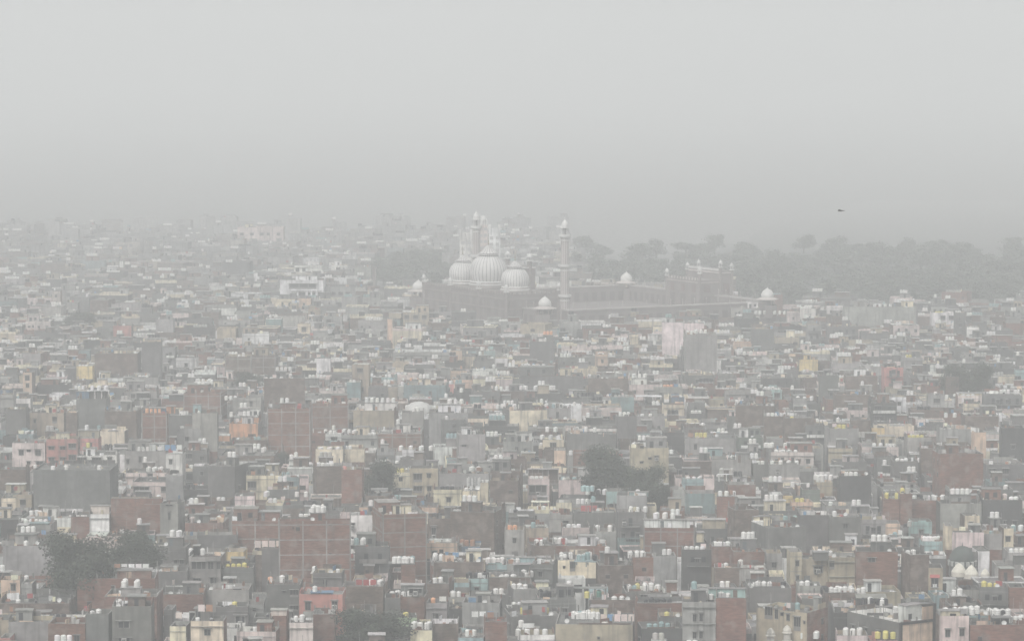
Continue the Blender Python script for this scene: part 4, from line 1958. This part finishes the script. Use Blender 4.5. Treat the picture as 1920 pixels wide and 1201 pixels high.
# arcaded court walls, corner pavilions
def court_wall(a0, b0, a1, b1, label):
    l = math.hypot(a1 - a0, b1 - b0)
    an = math.atan2(b1 - b0, a1 - a0)
    x, y = mos(a0, b0)
    root = emp('arcade_wall', x, y, 9.0, MA + an)
    tag(root, label, 'wall', 'court walls of the mosque')
    q = MB()
    q.box(0, l, -2.5, 2.5, 0, 6.6, STO, SST, 'd')
    n = int(l / 4.6)
    for k in range(n):
        xx = l * (k + .5) / n
        for s_ in (-1, 1):
            q.box(xx - 1.3, xx + 1.3, s_ * 2.51 - .06, s_ * 2.51 + .06, .5, 4.4, STO, (.15, .125, .12))
    q.obj('wall', root)
    p_ = MB(); p_.box(-.1, l + .1, -2.75, 2.75, 6.6, 7.1, STO, (.33, .30, .285)); p_.obj('coping', root)
    p_ = MB()
    for k in range(int(l / 6)):
        xx = 3 + k * 6
        p_.bar((xx, -2.4, 7.1), (xx, -2.4, 9.6), .14, STO, (.40, .37, .35), 6)
        p_.lathe([(.3, 9.6), (.25, 9.9), (.001, 10.3)], 6, STO, (.42, .39, .37), xx, -2.4)
    p_.obj('pinnacles', root)
court_wall(60, 4, 60, 104, 'long red sandstone arcade wall running right of the near minaret')
court_wall(-60, 4, -60, 104, 'far sandstone arcade wall half hidden behind the three domes')
court_wall(-58, 108, -18, 108, 'sandstone arcade wall left of the gatehouse')
court_wall(18, 108, 58, 108, 'sandstone arcade wall right of the gatehouse')
court_wall(-58, -2, -39, -2, 'short sandstone wall joining the left pavilion to the prayer hall')
court_wall(39, -2, 58, -2, 'short sandstone wall joining the near pavilion to the prayer hall')
def pavilion(a, b, label):
    x, y = mos(a, b)
    root = emp('pavilion', x, y, 9.0, MA)
    tag(root, label, 'pavilion', 'corner pavilions of the mosque court')
    q = MB(); q.lathe([(4.3, 0), (4.3, 5.6)], 8, STO, SST)
    q.add([(4.3 * math.cos(k * math.pi / 4), 4.3 * math.sin(k * math.pi / 4), 5.6) for k in range(8)], [tuple(range(8))], STO, SST); q.obj('base', root)
    for k in range(8):
        an = k * math.pi / 4
        q = MB(); q.bar((3.2 * math.cos(an), 3.2 * math.sin(an), 5.6), (3.2 * math.cos(an), 3.2 * math.sin(an), 8.2), .24, STO, (.5, .44, .40), 6); q.obj('column', root)
    q = MB(); q.lathe([(3.2, 8.2), (5.0, 7.9), (5.0, 8.1), (3.1, 8.7)], 24, STO, (.52, .47, .44)); q.lathe([(3.0, 8.6), (2.7, 9.0)], 24, STO, (.5, .45, .42)); q.obj('eave', root)
    q = MB(); q.lathe([(2.55, 8.9), (2.75, 9.4), (2.8, 10.0), (2.5, 10.9), (1.8, 11.8), (.8, 12.5), (.25, 12.9), (.1, 13.4), (.001, 13.6)], 28, STO, (.70, .69, .66))
    o = q.obj('cupola', root); smooth(o)
pavilion(-58, -4.5, 'small white cupola pavilion left of the three domes')
pavilion(58, -4.5, 'small white cupola pavilion just left of the near minaret foot')
pavilion(-60, 106, 'small white cupola pavilion alone right of the near minaret')
pavilion(60, 106, 'small white cupola pavilion right of the gatehouse')
x, y = mos(0, 108)
gt = emp('gatehouse', x, y, 9.0, MA)
tag(gt, 'tall sandstone gatehouse with small cupolas at the right of the mosque', 'gatehouse')
q = MB(); q.box(-14, 14, -8, 3, 0, 13.5, STO, SST, 'd'); q.box(-14.2, 14.2, -8.2, 2.8, 12.4, 12.8, STO, (.5, .44, .41))
for b in (-9, 0, 9):
    q.box(b - 2, b + 2, -8.15, -7.9, 1, 7, STO, (.16, .135, .13)); q.box(b - 1.5, b + 1.5, -8.15, -7.9, 8, 11.5, STO, (.2, .14, .13))
for b in (-4,):
    q.box(13.9, 14.15, b - 1.6, b + 1.6, 2, 6.5, STO, (.16, .135, .13)); q.box(13.9, 14.15, b - 1.6, b + 1.6, 8, 11.5, STO, (.17, .12, .11))
q.obj('wall', gt)
q = MB(); q.box(-14, 14, 3.1, 9, 0, 17.5, STO, SST, 'd'); q.box(-14.2, 14.2, 2.9, 9.2, 16.4, 16.9, STO, (.6, .55, .52)); q.box(13.9, 14.15, 4.5, 7.6, 7.5, 12, STO, (.17, .12, .11)); q.obj('frontispiece', gt)
q = MB()
for k in range(23):
    q.box(-13.9 + k * 1.25, -13.2 + k * 1.25, -8.15, -7.85, 13.5, 14.6, STO, (.58, .53, .5) if k % 2 else SST)
    q.box(-13.9 + k * 1.25, -13.2 + k * 1.25, 3.0, 3.3, 17.5, 18.5, STO, WHT)
q.obj('battlement', gt)
for a, b, z in ((14, -8, 20), (-14, -8, 17.5), (14, 3, 22.4), (14, 9, 21), (-14, 3, 20), (-14, 9, 21)):
    turret(gt, a, b, 0, z, .8)
LM.append((1305, 545, 'sandstone gatehouse'))

# pale tower and blocks ghosting behind the far minaret
Y = depth_of(520, 4)
for u0, u1, vt, lab, mk in ((898, 914, 404, 'ghostly pale round topped tower directly behind the far minaret', 'pk'), (862, 886, 430, 'ghostly pale block left of the far minaret', 'wh'), (916, 938, 421, 'ghostly pale block with corner posts right of the far minaret', 'wh')):
    x0, x1 = x_at(u0, Y), x_at(u1, Y)
    root = emp('tower_block', (x0 + x1) / 2, Y, 0)
    tag(root, lab, 'tower')
    H = z_at(vt, Y)
    W = x1 - x0
    q = MB()
    if 'round' in lab:
        q.box(-W / 2, W / 2, 0, W, 0, H - 5, PLA, vary(COL[mk]), 'd'); q.lathe([(W / 2, H - 5), (W * .48, H - 2.5), (W * .3, H - .6), (.01, H)], 24, PLA, COL['wh'], 0, W / 2)
    else:
        q.box(-W / 2, W / 2, 0, W, 0, H - 2, PLA, vary(COL[mk]), 'd')
        for s_ in (-1, 1):
            q.box(s_ * W * .4 - .8, s_ * W * .4 + .8, 0, 1.6, H - 2, H, PLA, COL[mk])
    q.obj('wall', root)
    for k in range(4):
        z = H - 8 - k * 3.4
        for s_ in (-.25, .25):
            p_ = MB(); p_.box(-.9, .9, -.12, 0, 0, 1.6, GLA, (.42, .41, .40), 'b'); p_.obj('window', root, (s_ * W, 0, z))

# ------------------------------------------------------------------ telecom mast
def at(u, v, h0=H0):
    Y = depth_of(v, h0)
    return x_at(u, Y), Y
x, Y = at(888, 978)
zb, zt = 8.0, z_at(893, Y)
ms = emp('telecom_mast', x, Y, zb)
tag(ms, 'steel lattice telecom mast with pale antenna panels and a small white dish', 'mast')
LM.append((888, 935, 'telecom mast'))
MC = (.33, .34, .34)
hh = zt - zb
for sx, sy in ((-1, -1), (1, -1), (1, 1), (-1, 1)):
    q = MB(); q.bar((sx * 1.0, sy * 1.0, 0), (sx * .75, sy * .75, hh), .09, MET, MC, 6); q.obj('leg', ms)
q = MB()
n = int(hh / 1.3)
for k in range(n):
    z0, z1 = hh * k / n, hh * (k + 1) / n
    r0, r1 = 1.0 - .25 * k / n, 1.0 - .25 * (k + 1) / n
    c4 = lambda r, z: [(-r, -r, z), (r, -r, z), (r, r, z), (-r, r, z)]
    A, B = c4(r0, z0), c4(r1, z1)
    for i in range(4):
        q.bar(A[i], B[(i + 1) % 4], .045, MET, MC); q.bar(B[i], B[(i + 1) % 4], .05, MET, MC)
        if i % 2: q.bar(A[(i + 1) % 4], B[i], .045, MET, MC)
q.obj('bracing', ms)
for k in range(6):
    an = k * math.pi / 3 + .3
    q = MB(); xx, yy = 1.6 * math.cos(an), 1.6 * math.sin(an)
    q.box(xx - .16, xx + .16, yy - .1, yy + .1, hh - 2.6, hh - .2, PLS, (.62, .62, .60)); q.bar((xx * .5, yy * .5, hh - 1.4), (xx, yy, hh - 1.4), .06, MET, MC)
    q.obj('antenna_panel', ms)
q = MB(); q.lathe([(.001, 0), (.4, .04), (.6, .22), (.62, .26)], 16, PLS, (.82, .82, .8)); o = q.obj('dish', ms, (1.0, -1.5, hh - 2.4)); o.rotation_euler = (R(92), 0, 0)
q = MB(); q.box(-1.3, 1.3, -1.3, 1.3, hh - 3.2, hh - 3.1, MET, MC); q.box(-.9, -.4, -1.2, -.9, hh - 3.1, hh - 2.2, MET, (.7, .7, .68)); q.obj('platform', ms)
q = MB()
for s_ in (-.35, .35):
    q.bar((s_, -1.05, 0), (s_, -.85, hh - 3.1), .035, MET, (.2, .2, .2))
for k in range(int(hh / .4)):
    q.bar((-.35, -1.0, k * .4 + .2), (.35, -1.0, k * .4 + .2), .025, MET, (.2, .2, .2))
q.obj('ladder', ms)

# ------------------------------------------------------------------ netted canopy
x, Y = at(785, 803)
cz = z_at(772, Y)
cn = emp('canopy', x, Y, 0)
tag(cn, 'rounded pale net canopy over a roof left of the cream house wall', 'canopy')
LM.append((785, 762, 'netted canopy'))
q = MB()
N, Mr = 28, 7
rr = random.Random(4)
pr = [(4.3, 0), (4.25, .5), (3.9, 1.5), (3.2, 2.3), (2.2, 2.85), (1.1, 3.15), (.01, 3.2)]
ps, fs = [], []
for r_, z in pr:
    for k in range(N):
        an = 2 * math.pi * k / N
        w_ = 1 + .045 * math.sin(k * 2.1) * (r_ > 1) + rr.uniform(-.015, .015)
        ps.append((r_ * w_ * math.cos(an), r_ * w_ * .8 * math.sin(an), z + (.35 * math.sin(k * 1.57) if z == 0 else 0) + rr.uniform(-.08, .08)))
for i in range(len(pr) - 1):
    for k in range(N):
        fs.append((i * N + k, i * N + (k + 1) % N, (i + 1) * N + (k + 1) % N, (i + 1) * N + k))
q.add(ps, fs, CLO, (.56, .555, .53))
o = q.obj('net', cn, (0, 2, cz - .2)); smooth(o)
for sx in (-3.2, 3.2):
    for sy in (-.5, 4.5):
        q = MB(); q.bar((sx, sy, 6), (sx, sy, cz + .3), .09, MET, (.4, .4, .38)); q.obj('post', cn)

# ------------------------------------------------------------------ green domed shrine and its white tents
x, Y = at(1811, 1070)
s_ = Y / F
sh = emp('shrine', x, Y + 6, 0)
tag(sh, 'low shrine with a large grey green dome above a pale trefoil frieze', 'shrine')
LM.append((1811, 1040, 'grey green dome'))
q = MB(); z0 = z_at(1054, Y + 6); rd_ = 25 * s_
q.lathe([(rd_ * 1.02, 2), (rd_ * 1.02, z0 - .6)], 40, PLA, (.34, .33, .31)); q.obj('wall', sh)
q = MB(); q.lathe([(rd_ * 1.02, z0 - .6), (rd_ * 1.12, z0 - .5), (rd_ * 1.12, z0 + .5), (rd_ * .98, z0 + .55)], 48, PLA, lambda i, k: (.62, .62, .58) if k % 3 else (.12, .15, .14)); q.obj('frieze', sh)
q = MB()
q.lathe([(rd_ * .98 * math.cos(R(a_)), z0 + .5 + rd_ * 1.12 * math.sin(R(a_))) for a_ in range(0, 90, 8)] + [(.12, z0 + rd_ * 1.14 + .5), (.001, z0 + rd_ * 1.14 + 1.4)], 40, PLA, (.17, .20, .18)); o = q.obj('dome', sh); smooth(o)
for u, v, w_, lab in ((1798, 1066, 29, 'largest white pointed tent below the grey green dome'), (1821, 1070, 27, 'middle white pointed tent below the grey green dome'), (1847, 1072, 17, 'smallest greyish tent right of the white ones'), (1693, 1048, 13, 'white pointed tent half hidden beside the blank brick wall')):
    x, Y = at(u, v + 14, 9)
    s_ = Y / F
    zb_ = z_at(v + 13 if u < 1840 else v + 8, Y)
    t_ = emp('tent', x, Y, zb_)
    tag(t_, lab, 'tent')
    zt = z_at(v - 12 if u < 1840 else v - 7, Y) - zb_
    if u < 1700: zt = z_at(1027, Y) - zb_
    r_ = w_ / 2 * s_
    q = MB(); q.lathe([(r_, zt * .34), (r_ * .80, zt * .55), (r_ * .5, zt * .78), (r_ * .2, zt * .94), (.001, zt)], 18, CLO, (.70, .67, .58)); q.obj('roof', t_)
    q = MB(); q.lathe([(r_, 0), (r_, zt * .34)], 18, CLO, (.66, .62, .54)); q.obj('side_wall', t_)
    q = MB(); q.box(-r_ - .3, r_ + .3, -r_ - .3, r_ + .3, -zb_, -.003, PLA, (.2, .19, .18), 'd'); q.obj('podium', t_)

# two tiny ornamental turrets on the corner house
for u, v in ((1280 + 490 / 3, 900 + 888 / 3), (1280 + 583 / 3, 900 + 872 / 3)):
    x, Y = at(u, v + 24)
    Y -= 1.6
    o_ = emp('ornamental_turret', x, Y, 0)
    tag(o_, ('left' if u < 1460 else 'right') + ' one of two small white ornamental turrets before the angled corner house', 'turret')
    zt = z_at(v - 20, Y)
    q = MB(); q.lathe([(.8, 0), (.8, zt - 3.4)], 12, PLA, (.42, .40, .36)); q.obj('shaft', o_)
    q = MB(); q.lathe([(.85, zt - 3.4), (1.0, zt - 3.3), (1.0, zt - 3), (.75, zt - 2.95), (.7, zt - 1.6), (1.05, zt - 1.5), (.85, zt - 1.3), (.85, zt - .9), (.5, zt - .3), (.1, zt)], 12, PLA, (.66, .63, .56)); q.obj('cupola', o_)

# ------------------------------------------------------------------ labels of houses
def centre(h):
    return (h.u0 + h.u1) / 2, (h.vt + min(h.vb, 1200)) / 2
solos = [h for h in houses if h.solo]
for h in solos:
    if h.nick:
        LM.append((*centre(h), h.nick))
def rel(u, v, lu, lv):
    dx, dy = u - lu, v - lv
    if abs(dx) > abs(dy) * .9:
        return 'left of' if dx < 0 else 'right of'
    return 'above' if dy < 0 else 'below'
groups_ = {}
for h in solos:
    u, v = centre(h)
    if h.nick:
        h.short = 'the ' + h.nick
        h.lab = h.long
        continue
    d, lu, lv, ln_ = min((math.hypot(u - a, (v - b) * 1.4), a, b, n_) for a, b, n_ in LM)
    groups_.setdefault((NAME[h.mat], rel(u, v, lu, lv), ln_), []).append((d, h))
ORD = ['first', 'second', 'third', 'fourth', 'fifth', 'sixth', 'seventh', 'eighth', 'ninth', 'tenth', 'eleventh', 'twelfth', 'thirteenth', 'fourteenth', 'fifteenth', 'sixteenth']
for (mn, rl, ln_), hs_ in groups_.items():
    hs_.sort(key=lambda q_: q_[0])
    for i, (d, h) in enumerate(hs_):
        od = '' if len(hs_) == 1 else ORD[min(i, 15)] + ' '
        wpx, hpx = h.u1 - h.u0, h.vb - h.vt
        h.short = 'the ' + od + mn + ' house ' + rl + ' the ' + ln_
        kind = ', wide and low' if wpx > 2.6 * hpx else (', tall and narrow' if hpx > 1.15 * wpx else '')
        if h.grid: kind = ' with pale concrete framing'
        elif any(q_[0] == 'S' for q_ in h.huts): kind = ' with an open roof shed'
        elif h.huts: kind = ' with a roof cabin'
        elif len(h.tanks) and not kind: kind = ' with roof tanks'
        h.lab = h.short[4:] + kind
for h in solos:
    tag(h.root, h.lab, 'house', 'flat roofed houses of the old town')
NTH = ['first', 'second', 'third', 'fourth', 'fifth', 'sixth', 'seventh', 'eighth', 'ninth', 'tenth', 'eleventh', 'twelfth', 'thirteenth', 'fourteenth', 'fifteenth', 'sixteenth', 'seventeenth', 'eighteenth', 'nineteenth', 'twentieth'] + ['last'] * 40
for h in solos:
    by = {}
    for x, ck, o in getattr(h, 'mytanks', []):
        by.setdefault(ck, []).append((x, o))
    for ck, L_ in by.items():
        L_.sort(key=lambda q_: q_[0])
        for i, (x, o) in enumerate(L_):
            if len(L_) == 1:
                lb = f"lone {NAME[ck]} water tank on {h.short}"
            else:
                lb = f"{NTH[i]} {NAME[ck]} tank from left on {h.short}"
            if len(lb.split()) > 16: lb = f'{NTH[i]} tank from left on {h.short[4:]}'
            if len(lb.split()) > 16: lb = f'{NTH[i]} tank on {h.short[4:]}'
            tag(o, lb, 'water tank', 'water tanks on the roofs')

# ------------------------------------------------------------------ washing, dishes, air coolers, a man on a roof
li = 0
for h, u0, u1, v0, v1, ck in laundry:
    vm = (v0 + v1) / 2
    Y = max(h.Y + .5, min(h.Y + h.D, depth_of(v1 + 4, H0)))
    Y = h.Y + h.D * .3
    x0, x1 = x_at(u0, Y, h.zr), x_at(u1, Y, h.zr)
    zt = max(h.zr + 1.9, z_at(v0, Y))
    zb_ = max(h.zr + .1, z_at(v1, Y))
    root = emp('clothesline', x0, Y, h.zr)
    li += 1
    cn_ = {'wh': 'white sheets', 'rd': 'red and dark cloths', 'pk': 'pink cloths', 'bl': 'blue cloths'}.get(ck, 'grey cloths')
    short = getattr(h, 'short', 'a roof')[:90]
    tag(root, cn_ + ' hung above ' + short, 'washing line', 'washing lines on the roofs')
    W = x1 - x0
    q = MB()
    q.bar((0, 0, 0), (0, 0, zt - h.zr + .1), .05, MET, (.3, .3, .3)); q.bar((W, 0, 0), (W, 0, zt - h.zr + .1), .05, MET, (.3, .3, .3)); q.bar((0, 0, zt - h.zr), (W, 0, zt - h.zr), .02, MET, (.3, .3, .3))
    q.obj('line', root)
    n = max(2, int(W / 1.3))
    for k in range(n):
        if rng.random() < .12: continue
        a, b = W * (k + .08) / n, W * (k + .92) / n
        ln2 = max(.5, (zt - max(zb_, zt - 1.7)) * rng.uniform(.7, 1))
        q = MB()
        col = vary(COL[ck], .15) if rng.random() < .75 else vary(COL[rng.choice(['wh', 'pk', 'bl', 'bn'])], .2)
        ns = 5
        ps = []
        for r_ in range(3):
            for s_ in range(ns):
                ps.append((a + (b - a) * s_ / (ns - 1), .07 * math.sin(s_ * 1.9 + k) * r_ / 2 + rng.uniform(-.01, .01), zt - h.zr - ln2 * r_ / 2 + (.05 * math.sin(s_) if r_ == 2 else 0)))
        for dy in (0, .03):
            q.add([(x, y + dy, z) for x, y, z in ps], [(r_ * ns + s_, r_ * ns + s_ + 1, r_ * ns + s_ + ns + 1, r_ * ns + s_ + ns) for r_ in range(2) for s_ in range(ns - 1)], CLO, col)
        q.obj('cloth', root)
dm, dm2 = MB(), MB()
dm.lathe([(.001, 0), (.25, .03), (.42, .11), (.5, .19)], 16, PLS, (.60, .60, .58))
dm2.bar((0, .1, -1.0), (0, .1, .1), .04, MET, (.3, .3, .3)); dm2.bar((0, 0, 0), (0, -.5, .1), .02, MET, (.3, .3, .3))
dme, dme2 = dm.mesh('bowl'), dm2.mesh('mast_pole')
near = sorted((h for h in solos if h.W > 5), key=lambda h: h.Y)[:130]
dishn = 0
for h in near:
    if rng.random() < .38 and dishn < 42:
        x, y = to_world(h, rng.uniform(-h.W / 2 + .8, h.W / 2 - .8), .6)
        o = emp('dish_antenna', x, y, h.zr + 1.0, rng.uniform(-.9, .5))
        tag(o, 'grey dish antenna on ' + h.short, 'dish antenna', 'dish antennas on the roofs')
        b = put('bowl', dme, o); b.rotation_euler = (R(62), 0, 0)
        put('pole', dme2, o)
        dishn += 1
am = MB(); am.box(-.45, .45, -.75, -.02, 0, .75, MET, (.62, .61, .58)); am.box(-.5, .5, -.8, .0, -.09, -.002, MET, (.25, .25, .25))
ag = MB(); ag.box(-.36, .36, -.78, -.752, .08, .67, GLA, (.12, .12, .12), 'b')
ame, age = am.mesh('casing'), ag.mesh('grille')
ac = 0
for h in near:
    ws = [w_ for w_ in h.win if w_[0] in 'wd' and w_[5] == 0 and w_[3] > .8]
    if ws and rng.random() < .4 and ac < 26:
        kd, lx, z, ww, wh, _ = rng.choice(ws)
        x, y = to_world(h, lx, -.04)
        o = emp('air_cooler', x, y, z + .1, h.yaw)
        tag(o, 'air cooler on ' + h.short[4:] if False else 'pale air cooler on ' + h.short, 'air cooler', 'air coolers at windows')
        put('casing', ame, o); put('grille', age, o)
        ac += 1

def person(u, v, hdark):
    """a standing man: skeleton skinned into one body, shirt and trousers as children"""
    best = min((h for h in houses if h.u0 < u < h.u1), key=lambda h: abs(h.vt - v))
    Y = best.Y + min(1.2, best.D * .5)
    x = x_at(u, Y, best.zr)
    root = emp('person', x, Y, best.zr + .004, R(200))
    tag(root, 'man in a dark top standing on a roof beside the dark tree', 'person')
    def skin(name, vs, es, rs, mat, col):
        me = bpy.data.meshes.new(name)
        me.from_pydata(vs, es, [])
        o = put(name, me, root)
        o.modifiers.new('skin', 'SKIN')
        for i, r_ in enumerate(rs):
            me.skin_vertices[0].data[i].radius = r_ if isinstance(r_, tuple) else (r_, r_)
        sub = o.modifiers.new('sub', 'SUBSURF'); sub.levels = 1; sub.render_levels = 1
        mm = bpy.data.materials.new(name + '_colour'); mm.use_nodes = True
        mm.node_tree.nodes['Principled BSDF'].inputs['Base Color'].default_value = (*col, 1)
        mm.node_tree.nodes['Principled BSDF'].inputs['Roughness'].default_value = .9
        me.materials.append(mm)
        return o
    V_ = [(0, 0, .95), (0, 0, 1.15), (0, 0, 1.38), (0, -.01, 1.5), (0, -.02, 1.6), (0, -.02, 1.72),
          (.19, 0, 1.4), (.25, .02, 1.12), (.27, -.08, .87), (.275, -.1, .76), (-.19, 0, 1.4), (-.25, .02, 1.12), (-.27, -.08, .87), (-.275, -.1, .76),
          (.1, 0, .9), (.11, -.02, .5), (.12, .02, .09), (.13, -.14, .04), (-.1, 0, .9), (-.12, -.03, .5), (-.13, .02, .09), (-.14, -.14, .04)]
    E_ = [(0, 1), (1, 2), (2, 3), (3, 4), (4, 5), (2, 6), (6, 7), (7, 8), (8, 9), (2, 10), (10, 11), (11, 12), (12, 13), (0, 14), (14, 15), (15, 16), (16, 17), (0, 18), (18, 19), (19, 20), (20, 21)]
    R_ = [(.14, .10), (.13, .095), (.15, .1), .055, .085, .075, .06, .045, .035, .03, .06, .045, .035, .03, .085, .06, .045, .04, .085, .06, .045, .04]
    skin('person', V_, E_, R_, 0, (.22, .13, .09))
    sv = [(0, 0, .93), (0, 0, 1.15), (0, 0, 1.4), (.2, 0, 1.41), (.255, .02, 1.12), (-.2, 0, 1.41), (-.255, .02, 1.12)]
    skin('shirt', sv, [(0, 1), (1, 2), (2, 3), (3, 4), (2, 5), (5, 6)], [(.155, .115), (.15, .11), (.165, .115), .075, .06, .075, .06], 0, (.09, .10, .13))
    tv = [(0, 0, .96), (.1, 0, .88), (.112, -.02, .5), (.12, .02, .12), (-.1, 0, .88), (-.122, -.03, .5), (-.13, .02, .12)]
    skin('trousers', tv, [(0, 1), (1, 2), (2, 3), (0, 4), (4, 5), (5, 6)], [(.15, .11), .1, .075, .06, .1, .075, .06], 0, (.05, .05, .055))
    skin('hair', [(0, .0, 1.68), (0, .0, 1.74)], [(0, 1)], [.088, .07], 0, (.015, .012, .01))
person(1114, 916, True)

# ------------------------------------------------------------------ a kite gliding over the far roofs
bx_, by_ = 1576, 620.0
bz_ = z_at(395, by_)
m = MB()
bc = (.05, .042, .035)
m.lathe([(.001, -.34), (.05, -.28), (.085, -.12), (.095, .05), (.07, .2), (.055, .27), (.05, .31), (.001, .37)], 10, CLO, bc)
pts = [(x, z, y) for x, y, z in m.v]
m.v = pts
o = m.obj('bird', None, (x_at(bx_, by_, bz_), by_, bz_))
o.rotation_euler = (R(-4), R(8), R(65))
o.scale = (1.6, 1.6, 1.6)
tag(o, 'small dark bird gliding in the haze above the rooftops at right', 'bird')
for s_ in (-1, 1):
    q = MB()
    st = [(.05, .14, -.14, .02), (.32, .17, -.13, .09), (.58, .10, -.16, .10), (.78, -.02, -.2, .06)]
    for a_, b_ in zip(st, st[1:]):
        P_ = [(s_ * a_[0], a_[1], a_[3]), (s_ * b_[0], b_[1], b_[3]), (s_ * b_[0], b_[2], b_[3] - .01), (s_ * a_[0], a_[2], a_[3] - .01)]
        q.add(P_ + [(x, y, z - .02) for x, y, z in P_], [(0, 1, 2, 3), (7, 6, 5, 4), (0, 4, 5, 1), (2, 6, 7, 3), (1, 5, 6, 2)], CLO, bc)
    q.obj('wing', o)
q = MB()
q.add([(-.03, -.3, .01), (.03, -.3, .01), (.12, -.56, .01), (0, -.5, .01), (-.12, -.56, .01), (-.03, -.3, -.01), (.03, -.3, -.01), (.12, -.56, -.01), (0, -.5, -.01), (-.12, -.56, -.01)], [(0, 4, 3), (0, 3, 1), (1, 3, 2), (5, 8, 9), (5, 6, 8), (6, 7, 8)], CLO, bc)
q.obj('tail', o)

# ------------------------------------------------------------------ haze: one even body of air round the camera and the town
hz = bpy.data.materials.new("haze_air")
hz.use_nodes = True
t = hz.node_tree
t.nodes.clear()
out = t.nodes.new("ShaderNodeOutputMaterial")
pv = t.nodes.new("ShaderNodeVolumePrincipled")
pv.inputs['Color'].default_value = HAZE_COL
pv.inputs['Density'].default_value = HAZE_D
pv.inputs['Anisotropy'].default_value = 0.0
if 'Density Attribute' in pv.inputs:
    pv.inputs['Density Attribute'].default_value = ""
t.links.new(pv.outputs[0], out.inputs['Volume'])
try:
    hz.cycles.homogeneous_volume = True
except Exception:
    pass
m = MB()
m.box(-5200, 5200, -500, 10800, -1, CH + 110, 0, (1, 1, 1))
me = bpy.data.meshes.new("haze")
me.from_pydata(m.v, [], m.f)
me.materials.append(hz)
tag(put("haze", me), 'even pale grey smog filling the air over the whole town', 'haze', None, 'stuff')
